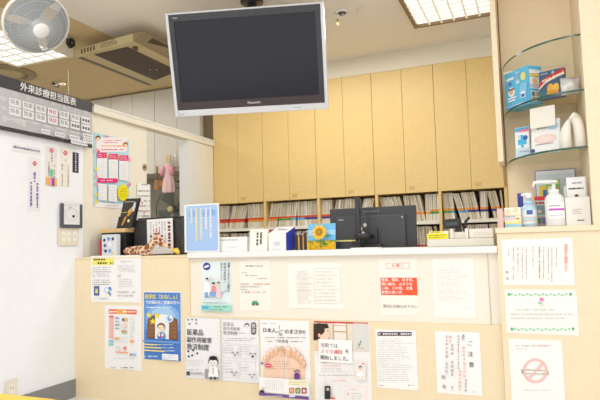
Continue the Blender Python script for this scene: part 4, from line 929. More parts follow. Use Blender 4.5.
s.lines(322, 361.2, 330, 363, 1, (130, 130, 134)).lines(322, 364.4, 345, 366.2, 1, (236, 150, 150)).lines(322, 367, 344, 371.6, 2, (190, 180, 180), fill=.35).rrect(356.4, 361, 366.4, 379.6, (232, 228, 224), 1).disc(361, 367.2, 1.9, 2.1, (56, 44, 40)).disc(361, 368, 1.5, 1.7, (238, 200, 172)).poly([(357.6, 378), (358.4, 372.6), (361, 370.6), (363.8, 372.6), (365, 378)], (250, 250, 250)).disc(359.2, 376.4, 1.2, .9, (238, 200, 172)).disc(363.2, 376.6, 1.2, .9, (238, 200, 172)).disc(364, 363, 1.4, .9, (240, 130, 130))
s.lines(320, 374, 356, 375.6, 1, (150, 150, 154), ragged=0).lines(326, 379, 350, 381.4, 1, (240, 170, 170)).frame(321, 383.5, 342, 404, .3, (222, 220, 220)).rrect(325.6, 385, 331.6, 398.4, (40, 42, 48), .8).rect(326.3, 386.4, 330.9, 390, (90, 90, 98)).disc(329, 388.4, 1, 1.2, (236, 190, 160)).rect(331.8, 396.4, 336, 398.2, (226, 60, 90)).frame(346, 385.5, 367.6, 404, .3, (240, 190, 190)).lines(350, 387.5, 362, 389, 1, (236, 130, 130)).lines(353, 391.5, 365, 399, 3, (190, 186, 186), fill=.35).disc(349, 393, .9, 1.4, (240, 150, 150)).lines(340, 369, 354, 374, 2, (214, 214, 214), fill=.3); s.done()
s = Sheet('text_notice', 'laminated white sheet with a dark heading bar and fine print', 'notice', (375.4, 329, 418.3, 390.3), r=.003, paper=M((244, 243, 242), .5))
s.rrect(377.8, 331.8, 412, 335.8, (80, 66, 72), .6, part='heading_panel').lines(378.6, 332.4, 411.4, 335.2, 1, (236, 232, 232), fill=.6, ragged=0).lines(378, 338, 415, 381.5, 20, (202, 202, 204), fill=.4, ragged=.4).lines(379.6, 384.4, 385, 386, 1, (150, 150, 150)).lines(408.6, 384, 411, 386, 1, (130, 130, 130)).lines(412.6, 384, 414.6, 386, 1, (130, 130, 130)); s.done()
s = Sheet('caution_notice', 'laminated white notice headed in large vertical characters, partly red columns', 'notice', (434.8, 331, 482.6, 396), r=.006, paper=M((244, 243, 242), .5))
s.text(470, 343.6, 5.8, 'ご', K, .015).text(470.6, 354.4, 5.8, '注', K, .015).text(471.6, 365, 5.8, '意', K, .015)
s.vtext(463.4, 334.6, 340.5, '薬剤の', (140, 134, 138), .01, h=3).vtext(463.9, 346, 357.2, '副作用', (240, 130, 120), .01, h=3.2).lines(462.6, 358, 466, 362, 1, (178, 173, 176), True).vtext(464.6, 361.5, 378, '相互作用', (240, 130, 120), .01, h=3.2).lines(464, 379, 468, 392, 1, (180, 176, 178), True, ragged=0)
s.lines(456.8, 335, 460.4, 369, 1, (178, 173, 176), True, ragged=0, fill=.5).vtext(460.2, 369.5, 391, '体質や薬歴を', (240, 130, 120), .01, h=3.2)
s.vtext(450.6, 335, 343, '聞き', (240, 130, 120), .01, h=3.4).lines(450, 343.6, 455.2, 390, 1, (178, 173, 176), True, ragged=0, fill=.5)
s.lines(444.6, 335, 449.4, 374, 1, (178, 173, 176), True, ragged=0, fill=.5).text(443.9, 377, 4.4, '院', K, .02).text(444.6, 386.4, 4.4, '長', K, .02).lines(472, 390.6, 478, 392, 1, (160, 160, 160)); s.done()
# white panel
WV = .013
s = Sheet('cyan_poster', 'pale cyan poster with doctor and family drawing under the white shelf left end', 'poster', (201.8, 261.6, 232, 311.8), val=WV, paper=M((222, 238, 240), .6))
s.disc(207, 266.4, 3.9, 3.9, (56, 56, 140)).disc(207, 266.4, 2.6, 1.2, (226, 228, 246), rot=-20).lines(204.6, 265.6, 209.4, 267.4, 1, (226, 228, 246))
s.vtext(229.2, 262.6, 292.5, '常備しておきたいお薬です', K, .03, h=2.9).vtext(225.6, 262.6, 284, '相談は薬剤師へ', K, .025, h=2.9).vtext(222.4, 262.6, 280, '始めましょう', K, .025, h=2.8)
s.pic = 'family_drawing'
s.disc(217, 288, 11, 4.5, (206, 230, 236)).poly([(206, 282), (210.4, 282), (211.4, 296), (205, 296)], (246, 246, 248)).disc(208.3, 279.4, 1.6, 1.8, (240, 206, 180)).disc(208.3, 278.4, 1.6, 1, (60, 44, 40)).poly([(206, 292), (209.4, 292), (209.4, 297.4), (206, 297.4)], (110, 160, 206)).disc(214.8, 284.3, 1.7, 1.9, (236, 196, 170)).disc(214.8, 283, 1.7, 1.2, (90, 60, 50)).poly([(213, 286), (216.8, 286), (217.4, 292), (212.4, 292)], (236, 130, 130)).poly([(211, 291.5), (218, 291.5), (216.4, 297), (210.6, 295.4)], (120, 160, 214)).disc(220, 283.6, 1.6, 1.8, (240, 206, 180)).disc(220, 282.4, 1.6, 1, (120, 80, 56)).poly([(218.2, 286), (222, 286), (222.6, 297), (217.6, 297)], (240, 200, 206)).disc(212.6, 277.6, 1.5, 1.5, (226, 214, 226)).disc(219.4, 278.4, 1.2, 1.2, (240, 226, 226))
s.pic = 'bottom_strip'
s.lines(204.5, 301.6, 229, 303.4, 1, (140, 140, 150), ragged=0).rect(203, 304.8, 232.6, 310.6, (150, 216, 196)).rect(203.6, 305.6, 210.6, 308.6, (74, 172, 206)).lines(211.5, 305.6, 230, 307.4, 1, (60, 90, 100)).lines(211.5, 308.4, 228, 309.8, 1, (80, 110, 110)); s.done()
s = Sheet('car_notice', 'plain white notice with red phrases and a small green car drawing', 'notice', (239.4, 260.2, 271.6, 311.3), val=WV, paper=PAPERC)
s.lines(246, 265, 263, 267, 1, (110, 106, 104), ragged=0, fill=.7).lines(241, 271.6, 247, 273.4, 1, (120, 116, 114)).lines(246, 274.4, 259.5, 276.4, 1, (120, 116, 114)).lines(257, 277.6, 269.6, 279.4, 1, (150, 146, 144)).lines(241, 283, 252, 285, 1, (140, 136, 134)).lines(252, 283, 270, 285, 1, (236, 120, 110), ragged=0, fill=.65).lines(241, 285.8, 265, 287.6, 1, (140, 136, 134)).lines(241, 288.6, 251, 290.2, 1, (150, 146, 144)).lines(242, 291, 250, 293, 1, (140, 136, 134)).lines(249.6, 291, 256, 293, 1, (236, 110, 100), ragged=0).lines(256.4, 291, 266.6, 293, 1, (150, 146, 144))
s.poly([(252.6, 302.6), (253.6, 300.6), (257, 300.6), (258.4, 302.6), (259.4, 303), (259.4, 304.4), (252, 304.4)], (70, 150, 96)).disc(253.8, 304.4, .9, .9, K).disc(257.8, 304.4, .9, .9, K).disc(255.6, 300, 1.1, 1, (240, 240, 240)); s.done()
s = Sheet('faint_double_notice', 'off-white double sheet of faint print at the middle of the white panel', 'notice', (288, 263.4, 343.5, 309), val=WV, paper=M((247, 241, 234), .8, spec=.1))
s.frame(314.4, 268, 341.2, 303.6, .45, (206, 200, 190)).lines(316.5, 270, 339.5, 302, 9, (212, 206, 198), fill=.35, ragged=.3).lines(297, 270.6, 311, 276.6, 4, (196, 190, 182), fill=.45).rect(296.8, 277.6, 312.6, 278.1, (190, 184, 176)).lines(297, 278.6, 312, 282, 2, (214, 180, 170), fill=.4).rect(297, 283.4, 312.6, 284, (190, 184, 176)).lines(297, 285, 312, 290, 3, (206, 200, 192), fill=.4).rect(297.4, 290.4, 312.8, 291, (190, 184, 176)).lines(297.6, 292, 312, 304, 6, (206, 200, 192), fill=.4); s.done()
s = Sheet('request_notice', 'white notice with a bright orange-red block of white text', 'notice', (378.4, 258.6, 419.4, 315.8), val=WV, paper=PAPERC)
s.frame(386.2, 263, 409.6, 268.8, .4, (240, 150, 140), 'heading_panel').text(398, 265.8, 3.6, 'お 願 い', (236, 96, 90), .01).rect(381, 277.6, 417.4, 295, (236, 82, 50), part='heading_panel')
for i, tx in enumerate(('発熱、嘔吐、吐き気、', '強い痛み、止まらな', 'い咳、その他、全身', '状態の悪い方')): s.text(381.6+i*.1, 280+i*4.1, 3.55, tx, (250, 246, 240), .02, 'LEFT')
s.text(400.4, 306.5, 3.5, '受付にお知らせ下さい', (80, 70, 74), .008).disc(418, 314, .5, .5, (226, 190, 120)); s.done()
s = Sheet('faint_notice', 'off-white sheet of faint print at the right end of the white panel', 'notice', (432, 258.6, 476.2, 318.3), val=WV, paper=M((247, 241, 234), .8, spec=.1))
s.lines(437.4, 267, 472, 302, 15, (206, 200, 192), fill=.32, ragged=.45).lines(464, 308, 469.6, 309.4, 1, (190, 184, 176)); s.done()
# tower base
TV = -.02
s = Sheet('vertical_notice', 'laminated white notice with vertical columns and a pale red heading', 'notice', (501.2, 239.7, 575, 285), val=TV, r=.006, paper=M((246, 243, 238), .5))
s.vtext(566.0, 244, 272.6, '保険証を確認させて', (246, 150, 130), .03, h=3.4)
for i, (x, y0, y1) in enumerate(((556.4, 247, 267), (551.8, 247, 283), (548.4, 247, 281), (543.5, 247, 280), (539.4, 246.8, 279), (533, 247, 269), (526.4, 247.2, 280), (522.4, 247.2, 279), (518, 247.4, 276), (513.4, 247, 280), (508.4, 247.4, 256))):
    s.lines(x-1.3, y0, x+1.3, y1, 1, (176, 168, 166) if i != 4 else (130, 122, 122), True, ragged=.05, fill=.5, ch=1.9)
s.text(507.2, 272.4, 3, '院', (90, 84, 86), .02).text(507.6, 278.6, 3, '長', (90, 84, 86), .02).lines(563, 280.6, 570, 282, 1, (196, 192, 190)); s.done()
s = Sheet('flower_notice', 'laminated white notice with green vine borders and a pink flower', 'notice', (504.4, 289.4, 579, 335.6), val=TV, r=.008, paper=M((246, 243, 238), .5))
for yy, e in ((294.6, 0), (329.0, 3)):
    for i in range(15): s.disc(511.5+e+i*3.9, yy+(.5 if i % 2 else -.5)+(-.012*i if not e else .0*i), 1.8, .7, (122, 206, 160), rot=25 if i % 2 else -25)
    s.disc(509+e, yy-.4, 1.3, 1.6, (70, 176, 110)).disc(570.5+e*.8, yy-.6, 1.3, 1.6, (70, 176, 110))
s.disc(541.6, 299.4, 2.5, 2, (240, 150, 196)).disc(541.6, 298.6, 1.4, 1.3, (226, 110, 170)).disc(539.4, 302.6, 1.6, .8, (90, 190, 130), rot=40).rect(541.2, 301, 541.8, 305, (90, 190, 130)).lines(538, 305.2, 545.4, 306.2, 1, (240, 220, 150)).lines(516, 308.4, 556, 310.4, 1, (176, 168, 168), ragged=.05).lines(511, 312.6, 574, 314.8, 1, (176, 168, 168), ragged=0).lines(511.4, 316.8, 569, 319, 1, (176, 168, 168), ragged=.05); s.done()
s = Sheet('no_smoking_notice', 'white no-smoking notice with a pale red crossed circle over a cigarette', 'notice', (508.4, 338.6, 566, 411), val=TV, r=.008, paper=M((246, 243, 240), .5))
s.lines(515.6, 344.4, 552, 347, 1, (180, 172, 172), ragged=.05).lines(538, 344.2, 550, 346.8, 1, (246, 170, 160), ragged=0).lines(516, 347.8, 530, 349.6, 1, (180, 172, 172)).rect(521.6, 369.6, 548.4, 374, (176, 172, 168)).rect(523.2, 370.7, 541.5, 372.9, (246, 244, 240)).rect(541.5, 370.7, 547, 372.9, (240, 222, 190)).disc(523.4, 371.8, 1.4, 1.7, (150, 146, 142)).annulus(535.4, 370.5, 10.2, 12.2, (240, 180, 174))
s.poly([(527.3, 378.6), (541.9, 362.2), (543.7, 363.8), (529.1, 380.2)][::-1], (240, 186, 180)).lines(524, 389, 549, 390.6, 1, (160, 200, 226), ragged=0); s.done()
# ================================================================== LEFT WALL
s = Sheet('seal_poster', 'colourful pale blue poster with pink headings and a yellow circle on the sliding door', 'poster', (93.3, 132.2, 129, 208.5), 'x', -.018, paper=M((176, 218, 234), .6))
s.rect(93.8, 203.4, 129, 208, (240, 240, 242)).rrect(96, 137.5, 126.6, 152, (246, 240, 240), 3).disc(97.6, 138, 2.6, 2.6, (110, 70, 46)).disc(97.6, 139.4, 2, 2, (244, 210, 184)).disc(125, 144.6, 2.6, 2.6, (150, 100, 56)).disc(125, 146, 2, 2, (244, 210, 184)).lines(103, 139.6, 122, 143.6, 2, (236, 110, 130)).lines(101, 144.6, 124, 147.4, 1, (240, 150, 60), ragged=0).lines(101, 148.4, 125, 150.6, 1, (230, 90, 130)).rect(97, 150, 99, 152.6, (226, 70, 110)).rect(104, 135.8, 108, 137.2, (236, 120, 150))
s.poly([(100, 147.9+5), (123, 151+5), (122, 154.4+5), (101, 151+5)], (240, 226, 70)).lines(102, 153.4, 121, 156.6, 1, (130, 120, 50), fill=.3)
for (a_, b_, c_, d_, h_) in ((96, 151.6, 106, 178, 5.6), (107.6, 153, 117, 179.5, 5.6), (118, 154.4, 127.4, 180.6, 5.6)):
    s.rect(a_, b_+2.4, c_, d_, (240, 240, 240)).rrect(a_, b_+1, c_, b_+1+h_, (226, 46, 110), 1).lines(a_+1, b_+2, c_-1, b_+1+h_-.8, 2, (250, 206, 224), fill=.4).lines(a_+1, b_+9, c_-1, d_-1, 8, (200, 204, 206), fill=.3)
s.rrect(96.6, 178.4, 116.4, 182.8, (226, 46, 110), 1).lines(99, 179.6, 114, 181.6, 1, (250, 206, 224))
for (a_, b_, c_, d_) in ((97, 184, 105.6, 200.4), (107, 185, 115.4, 201.6)): s.rect(a_, b_, c_, d_, (240, 240, 240)).lines(a_+1, b_+1.5, c_-1, d_-1, 5, (200, 204, 206), fill=.3)
s.disc(121.6, 192.8, 5.6, 8.4, (238, 222, 30)).lines(118.6, 188, 124.6, 197, 4, (140, 130, 30), fill=.4)
for x, y, c in ((94.6, 169, (240, 220, 40)), (94.6, 194.6, (240, 220, 40)), (94.8, 202, (240, 220, 40)), (128, 184.5, (236, 110, 150)), (94.8, 176.6, (240, 150, 170)), (128, 160, (246, 160, 180)), (94.8, 150, (246, 170, 190)), (95, 184, (240, 150, 170)), (128, 200, (240, 226, 60))): s.disc(x, y, 1.2, 2, c)
s.lines(104, 205, 120, 206.6, 1, (150, 150, 154)); s.done()
s = Sheet('wall_calendar', 'white calendar sheet hanging on the sliding door edge above the printer', 'calendar', (136.4, 183, 149.5, 222.5), 'x', -.018, paper=M((246, 246, 246), .7), gap=.008)
s.lines(141, 183.5, 147, 186, 1, (70, 70, 74), fill=.7, ragged=0)
for r_ in range(6): s.lines(137.4, 190+r_*5.0, 148.6, 192+r_*5.0, 1, (150, 148, 148), fill=.8, ch=1.7, ragged=0)
s.disc(141, 203, .8, .9, (214, 90, 90)).disc(143, 212.6, .8, .9, (214, 90, 90)); s.done()
s = Sheet('white_flyer', 'blank white flyer behind the black and gold leaflet stand', 'flyer', (122.5, 198.5, 136, 222), 'x', -.018, gap=.001); s.lines(124, 201, 135, 203, 1, (190, 190, 190)); s.done()
# timetable sign above the wall
s = Sheet('timetable_sign', 'large grey clinic timetable sign with black header above the left wall', 'sign', (-26, 66.5, 92, 148.2), 'x', .026, paper=M((184, 185, 188), .5), gap=-.012, thick=.012)
def band(z0p, z1p, c, part):     # a strip of the sign given by heights in metres above its bottom
    s.part(part).flat([(-s.w/2, z0p), (s.w/2, z0p), (s.w/2, z1p), (-s.w/2, z1p)], s.up(), M(c, .5))
top = at(91.5, 104, 'x', .026).z-s.z0; s_low = at(91, 144.4, 'x', .026).z-s.z0; hd = at(91, 112.6, 'x', .026).z-s.z0
band(hd, s.hh, (44, 43, 46), 'header_strip'); band(0, s_low, (44, 43, 46), 'bottom_strip')
ya, yb = at(8, 103, 'x', .026).y-s.uc, at(89, 120, 'x', .026).y-s.uc
xw = (yb-ya)/7
def wtext(x, z, size, body, c, bold=.02, part='printed_text'):
    vs, fs = glyphs(body, bold); l = s.up()
    s.part(part).add([(x+v.x*size, -l-v.z, z+v.y*size) for v in vs], fs, M(c, .7))
def wrect(x0, z0, x1, z1, c, part='printed_picture'): s.part(part).flat([(x0, z0), (x1, z0), (x1, z1), (x0, z1)], s.up(), M(c, .6))
xt = (at(21, 91, 'x', .026).y+at(75, 106, 'x', .026).y)/2-s.uc; zt_ = (hd+s.hh)/2
wtext(xt, zt_, .062, '外来診療担当医表', (238, 238, 236), .03, 'heading')
zr1 = at(14, 102.6, 'x', .026).z-s.z0; zr2 = at(14, 111.6, 'x', .026).z-s.z0; zd = at(14, 94.2, 'x', .026).z-s.z0
for i, dname in enumerate('月火水木金土日'):
    xc = ya+xw*(i+.5)
    wtext(xc, zd, .04, dname, (222, 222, 222), 0)
    for zr in (zr1, zr2):
        wrect(xc-xw*.43, zr-.026, xc+xw*.43, zr+.026, (236, 236, 238))
        if i == 3: wtext(xc, zr,   .036, '休診', (214, 50, 90), .02)
        elif i == 6 or (i == 5 and zr == zr2):
            for q in range(3): wrect(xc-.035+q*.027, zr-.011, xc-.035+q*.027+.02, zr+.011, (90, 90, 96))
        else: wtext(xc, zr, .036, '院長', (56, 56, 64), .0)
wtext(ya-.06, zr1, .03, '午前', (226, 226, 226), 0); wtext(ya-.06, zr2, .03, '午後', (226, 226, 226), 0)
zq = at(12, 122, 'x', .026).z-s.z0
wtext(at(12, 122, 'x', .026).y-s.uc, zq, .046, '受付時間', (222, 222, 222), .0)
for x0p, x1p, yp in ((39, 48, 131.0), (52.5, 62.5, 134.0), (67, 77, 137.0), (80, 90, 135.4), (80, 90, 140.3)):
    a_, b_ = at(x0p, yp, 'x', .026), at(x1p, yp+1.8, 'x', .026); zc_ = (a_.z+b_.z)/2-s.z0
    wrect(a_.y-s.uc, zc_-.015, b_.y-s.uc, zc_+.015, (232, 232, 234))
    for q in range(5): wrect(a_.y-s.uc+.01+q*(b_.y-a_.y-.02)/5, zc_-.005, a_.y-s.uc+.01+(q+.7)*(b_.y-a_.y-.02)/5, zc_+.005, (150, 150, 156))
for x0p, x1p, yp in ((28, 36, 123), (39, 48, 126), (53, 62, 129), (67, 76, 132)):
    a_, b_ = at(x0p, yp, 'x', .026), at(x1p, yp+2, 'x', .026); zc_ = (a_.z+b_.z)/2-s.z0
    for q in range(4): wrect(a_.y-s.uc+q*(b_.y-a_.y)/4, zc_-.006, a_.y-s.uc+(q+.7)*(b_.y-a_.y)/4, zc_+.006, (206, 206, 210))
a_, b_ = at(67, 141.4, 'x', .026), at(83.5, 145.4, 'x', .026); zc_ = s_low/2
wrect(a_.y-s.uc, zc_-.018, b_.y-s.uc, zc_+.018, (226, 226, 228), 'white_tag')
for q in range(5): wrect(a_.y-s.uc+.015+q*.03, zc_-.004, a_.y-s.uc+.035+q*.03, zc_+.004, (150, 150, 156))
s.done()
# vinyl strips on the white wall
WS = M((234, 233, 235), .6)
s = Sheet('name_strip', 'pale strip with a horizontal line of purple characters under the timetable sign', 'sign', (11.5, 143.0, 40.5, 155.5), 'x', 0, paper=WS)
vs_ = '横浜市医師会会員'
for i, ch in enumerate(vs_): s.text(14.6+i*3.3, 147.2+i*.62, 4.2, ch, (84, 82, 146), .04, sx=1.6)
s.done()
def logo(s, x, y):
    s.poly([(x, y-2.7), (x+2.6, y+.4), (x, y+3.1), (x-2.6, y-.4)], (214, 70, 96)).poly([(x, y-1.2), (x+1.2, y+.2), (x, y+1.4), (x-1.2, y-.2)], (244, 226, 230)).rect(x-.3, y-2, x+.3, y+2.4, (214, 70, 96))
def marks(s, x, y0, y1, c, w=2.4, ch=2.6): s.lines(x-w/2, y0, x+w/2, y1, 1, c, True, ragged=0, fill=.72, ch=ch)
VI = (112, 102, 176)
s = Sheet('long_vertical_strip', 'tall pale strip of purple vertical text, longest and leftmost of the wall strips', 'sign', (28, 156.8, 39.6, 211), 'x', 0, paper=WS)
logo(s, 34.3, 163.4)
marks(s, 34.2, 168, 182, VI, 3.6, 4.2); marks(s, 30.6, 182, 206.5, VI, 3, 3.4); marks(s, 36.8, 183, 208, VI, 3, 3.4); s.done()
s = Sheet('coloured_foot_strip', 'vertical wall strip ending in orange, pink and purple squares', 'sign', (45.4, 145.6, 56.4, 186), 'x', 0, paper=M((232, 226, 222), .6))
logo(s, 51.2, 150.4)
marks(s, 51.4, 154.5, 161.5, (120, 110, 150), 2.2, 2.6); marks(s, 48.4, 161.5, 177, (120, 116, 140), 1.8, 2.2); marks(s, 53.8, 163, 178, (120, 116, 140), 1.8, 2.2)
s.rect(49.8, 169.4, 52.4, 177, (90, 206, 130)).rect(45.6, 177, 48.2, 185, (240, 176, 40)).rect(48.2, 177.6, 51, 185.6, (236, 150, 190)).rect(51, 178, 53.8, 186, (150, 70, 160)).rect(53.8, 178.4, 56.2, 186, (240, 176, 40)); s.done()
s = Sheet('cream_vertical_strip', 'cream vertical wall strip with a red diamond between coloured strip and navy plate', 'sign', (59.8, 148, 69.8, 187), 'x', 0, paper=M((240, 232, 220), .6))
logo(s, 65, 153)
marks(s, 65, 157, 164, (130, 116, 120), 1.8, 2.4); marks(s, 61.8, 164, 186, (140, 122, 120), 1.6, 2.1); marks(s, 67.6, 165, 187, (140, 122, 120), 1.6, 2.2); s.done()
s = Sheet('navy_plate', 'small navy blue vertical plate with white text near the wall end', 'sign', (72.4, 152, 78.4, 173.2), 'x', 0, paper=M((36, 36, 66), .4)); marks(s, 75.4, 154, 171.5, (214, 214, 226), 1.8, 2.2); s.done()
s = Sheet('wall_dial', 'square white dial panel with dark side rims on the white wall', 'dial', (58.8, 203.2, 80.2, 228.2), 'x', 0, paper=M((72, 72, 86), .4), gap=.012, thick=.01)
s.rect(61.6, 203.9, 77.2, 224.6, (226, 228, 228)).annulus(69, 214.6, 6.0, 6.5, (176, 190, 190)).annulus(69, 214.6, 3.8, 4.1, (196, 206, 206)).disc(71, 216.4, 1.3, 1.4, (36, 36, 40), part='dial_knob').poly([(66, 207.6), (69.2, 207), (69.4, 208), (66.2, 208.6)], (150, 190, 190)); s.lines(63, 204.8, 75, 206, 1, (170, 176, 178)); s.done()
s = Sheet('switch_plate', 'cream plate with three light switches under the dial panel', 'switch', (57.4, 228.0, 77, 245.2), 'x', 0, paper=M((226, 216, 194), .45), gap=.006, thick=.005, r=.005)
for x in (60.5, 65.4, 71.2): s.rrect(x, 231.6, x+4.2, 241.6, (240, 234, 220), .6, part='switch_key').disc(x+2.1, 236.6, .5, .7, (150, 136, 110), part='switch_key')
s.done()
s = Sheet('wall_outlet', 'beige wall outlet low on the white wall', 'outlet', (4.6, 381, 16.2, 396), 'x', 0, paper=M((226, 218, 200), .5), gap=.006, thick=.005, r=.004)
s.rrect(7.4, 384, 13.6, 393.4, (236, 230, 214), .6, part='socket_face').rect(9.2, 386.8, 9.8, 389, (70, 62, 50)).rect(11.4, 386.4, 12, 388.8, (70, 62, 50)); s.done()
# ================================================================== CEILING
# television
tc_, ty, tt = Vector((1.3192, .25186, 2.35100)), .27663, .28953
t = thing('television', 'large silver framed flat television hanging tilted from the ceiling', 'television', tc_, 0)
t.matrix_world = Matrix.Translation(tc_) @ Matrix.Rotation(ty, 4, 'Z') @ Matrix.Rotation(tt, 4, 'X')
W2, H2 = .56, .3622
SILV = M((206, 208, 212), .32, .35); 
mb = MB().box(-W2, -W2+.022, 0, .085, -H2, H2, SILV, bev=.004).box(W2-.022, W2, 0, .085, -H2, H2, SILV, bev=.004).box(-W2+.022, W2-.022, 0, .085, -H2, -H2+.045, SILV, bev=.004).box(-W2+.022, W2-.022, 0, .085, H2-.012, H2, SILV, bev=.003)
mb.build('silver_frame', t)
x0, x1, z0, z1 = -W2+.023, W2-.023, -H2+.046, H2-.013
BZ = M((30, 28, 30), .25); sx0, sx1, sz0, sz1 = x0+.034, x1-.036, z0+.056, z1-.046
mb = MB().box(x0, x1, .006, .03, sz1, z1, BZ).box(x0, x1, .006, .03, z0, sz0, M((44, 28, 28), .2)).box(x0, sx0, .006, .03, sz0, sz1, BZ).box(sx1, x1, .006, .03, sz0, sz1, BZ); mb.build('bezel', t)
scr = bpy.data.materials.new('screen_glass'); scr.use_nodes = True; b = scr.node_tree.nodes['Principled BSDF']
b.inputs['Base Color'].default_value = (*lin((20, 20, 31)), 1); b.inputs['Roughness'].default_value = .15; b.inputs['Specular IOR Level'].default_value = .2
B(sx0+.0005, sx1-.0005, .012, .035, sz0+.0005, sz1-.0005, scr).build('screen', t)
B(x0+.02, x1-.02, .036, .13, z0+.02, z1-.02, M((60, 60, 64), .5), .01).build('back_case', t)
mb = MB(); vs, fs = glyphs('Panasonic', .02); mb.add([(v.x*.024+.03, .0052-v.z, (z0+sz0)/2+v.y*.024) for v in vs], fs, M((206, 204, 206), .4)); vs, fs = glyphs('VIERA', .02); mb.add([(v.x*.013+x0+.045, .0052-v.z, z1-.022+v.y*.013) for v in vs], fs, M((200, 200, 204), .4)); mb.build('brand_lettering', t)
mb = MB().box(W2-.25, W2-.19, -.0006, .001, -H2+.022, -H2+.027, M((150, 150, 156), .4)).box(-W2+.03, -W2+.07, -.0006, .001, -H2+.014, -H2+.022, M((150, 176, 170), .4)); mb.build('front_marks', t)
pt = at(248, 0, 'y', .45)
t2 = thing('television_mount', 'dark ceiling pole holding the hanging television', 'mount', (1.30, .39, ZC-.0005))
MB().lathe([(.075, -.02), (.085, -.012), (.085, 0)], M((40, 38, 38), .4), 24).build('ceiling_flange', t2)
MB().tube([(0, 0, -.02), (0, 0, -.36)], .035, M((46, 44, 44), .4), 16).build('pole', t2)
MB().lathe([(.05, -.20), (.06, -.19), (.06, -.12), (.05, -.11)], M((52, 50, 50), .4), 20).build('collar', t2)
Tm = Matrix.Translation(tc_-t2.location) @ Matrix.Rotation(ty, 4, 'Z') @ Matrix.Rotation(tt, 4, 'X')
MB().box(-.2, .2, .131, .145, -.12, .15, M((40, 40, 42), .4), Tm).build('bracket', t2)
# recessed louvred lamp on the right
LX0, LX1, LY0, LY1 = 2.30, 2.95, .15, 1.399
t = thing('ceiling_light', 'square louvred ceiling light near the display tower', 'ceiling light', ((LX0+LX1)/2, (LY0+LY1)/2, ZC))
lx, ly = (LX1-LX0)/2, (LY1-LY0)/2; FB = M((128, 100, 66), .5)
mb = MB()
for (a_, b_, c_, d_) in ((-lx, lx, -ly, -ly+.03), (-lx, lx, ly-.03, ly), (-lx, -lx+.03, -ly+.03, ly-.03), (lx-.03, lx, -ly+.03, ly-.03)): mb.box(a_, b_, c_, d_, -.03, -.0005, FB)
mb.build('frame', t)
EM = emission('lamp_tubes', (255, 250, 240), 1.7)
B(-lx+.031, lx-.031, -ly+.031, ly-.031, -.006, -.002, EM).build('lamp_panel', t)
mb = MB(); LV_GLOW = M((236, 234, 222), .4, emit=.33)  # louvre bars given emission in place of backlight from the tubes
n = 6
for i in range(1, n): x = -lx+.03+(2*lx-.06)*i/n; mb.box(x-.007, x+.007, -ly+.031, ly-.031, -.029, -.007, LV_GLOW)
n = 14
for i in range(1, n): y = -ly+.03+(2*ly-.06)*i/n; mb.box(-lx+.031, lx-.031, y-.006, y+.006, -.027, -.008, LV_GLOW)
mb.build('louvre', t)
# hanging box light on the left, with its sensor
t = thing('box_light', 'bright white box ceiling light at the upper left behind the fan', 'ceiling light', (-.40, .376, ZC))
GX0, GY0, GZ = -.64, -1.6, -.16
FW = M((226, 214, 190), .5)
mb = MB().box(GX0, 0, -.03, 0, GZ, -.0005, FW).box(GX0, 0, GY0, GY0+.03, GZ, -.0005, FW).box(-.03, 0, GY0+.03, -.03, GZ, -.0005, FW).box(GX0, GX0+.03, GY0+.03, -.03, GZ, -.0005, FW); mb.build('frame', t)
EM2 = emission('box_light_panel', (255, 250, 242), 1.7)
B(GX0+.031, -.031, GY0+.031, -.031, GZ+.012, GZ+.02, EM2).build('diffuser', t)
mb = MB()
for i in range(1, 5): x = GX0+.03+(-GX0-.06)*i/5; mb.box(x-.010, x+.010, GY0+.031, -.031, GZ+.001, GZ+.011, LV_GLOW)
for i in range(1, 14): y = GY0+.03+(-GY0-.06)*i/14; mb.box(GX0+.031, -.031, y-.010, y+.010, GZ+.002, GZ+.010, LV_GLOW)
mb.build('louvre', t)
ps = at(69.3, 43.5, 'x', -.398)
t = thing('ceiling_sensor', 'small black shield-shaped sensor on the side of the box light', 'sensor', (-.398, ps.y, ps.z))
Tq = Matrix.Rotation(math.pi/2, 4, 'Z') @ Matrix.Rotation(math.pi/2, 4, 'X')
MB().prism([(-.036, .03), (0, .042), (.036, .03), (.036, -.015), (0, -.045), (-.036, -.015)], 0, .03, BLACK, Tq).build('housing', t)
MB().ball((.031, 0, 0), (.008, .012, .012), M((90, 90, 96), .2), n=10).build('lens', t)
# hanging air conditioner
t = thing('air_conditioner', 'beige ceiling-hung air conditioner with dark underside grille left of the television', 'air conditioner', (-.39, .38, ZC))
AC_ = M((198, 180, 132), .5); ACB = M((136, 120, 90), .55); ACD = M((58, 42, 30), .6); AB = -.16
V3 = lambda x, y, z: Vector((x+.39, y-.38, z))
A0, B0, C0, D0 = V3(-.385, .384, AB), V3(.287, .302, AB), V3(.27, 1.333, AB), V3(-.385, 1.40, AB)
A1, B1, C1, D1 = V3(-.385, .384, -.098), V3(.287, .302, -.098), V3(.40, 1.36, -.094), V3(-.385, 1.41, -.098)
E1 = V3(.375, .318, -.094)
mb = MB().add([A0, B0, C0, D0, A1, B1, C1, D1, E1], [(0, 3, 2, 1), (0, 1, 5, 4), (2, 3, 7, 6), (0, 4, 7, 3), (4, 5, 8, 6, 7)], AC_); mb.build('casing', t)
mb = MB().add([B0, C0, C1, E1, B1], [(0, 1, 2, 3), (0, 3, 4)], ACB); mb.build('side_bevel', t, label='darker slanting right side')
mb = MB().box(.14, .62, .16, .94, -.0925, -.0005, AC_); mb.build('top_housing', t)
mb = MB().prism([(q.x, q.y) for q in (V3(-.20, .405, 0), V3(.165, .385, 0), V3(.158, 1.10, 0), V3(-.205, 1.235, 0))], AB-.004, AB-.0005, ACD)
mb.build('intake_grille', t, label='dark brown intake grille')
mb = MB().box(.012, .058, .03, .97, AB-.003, AB-.0005, M((96, 82, 58), .5)); mb.build('outlet_slot', t)
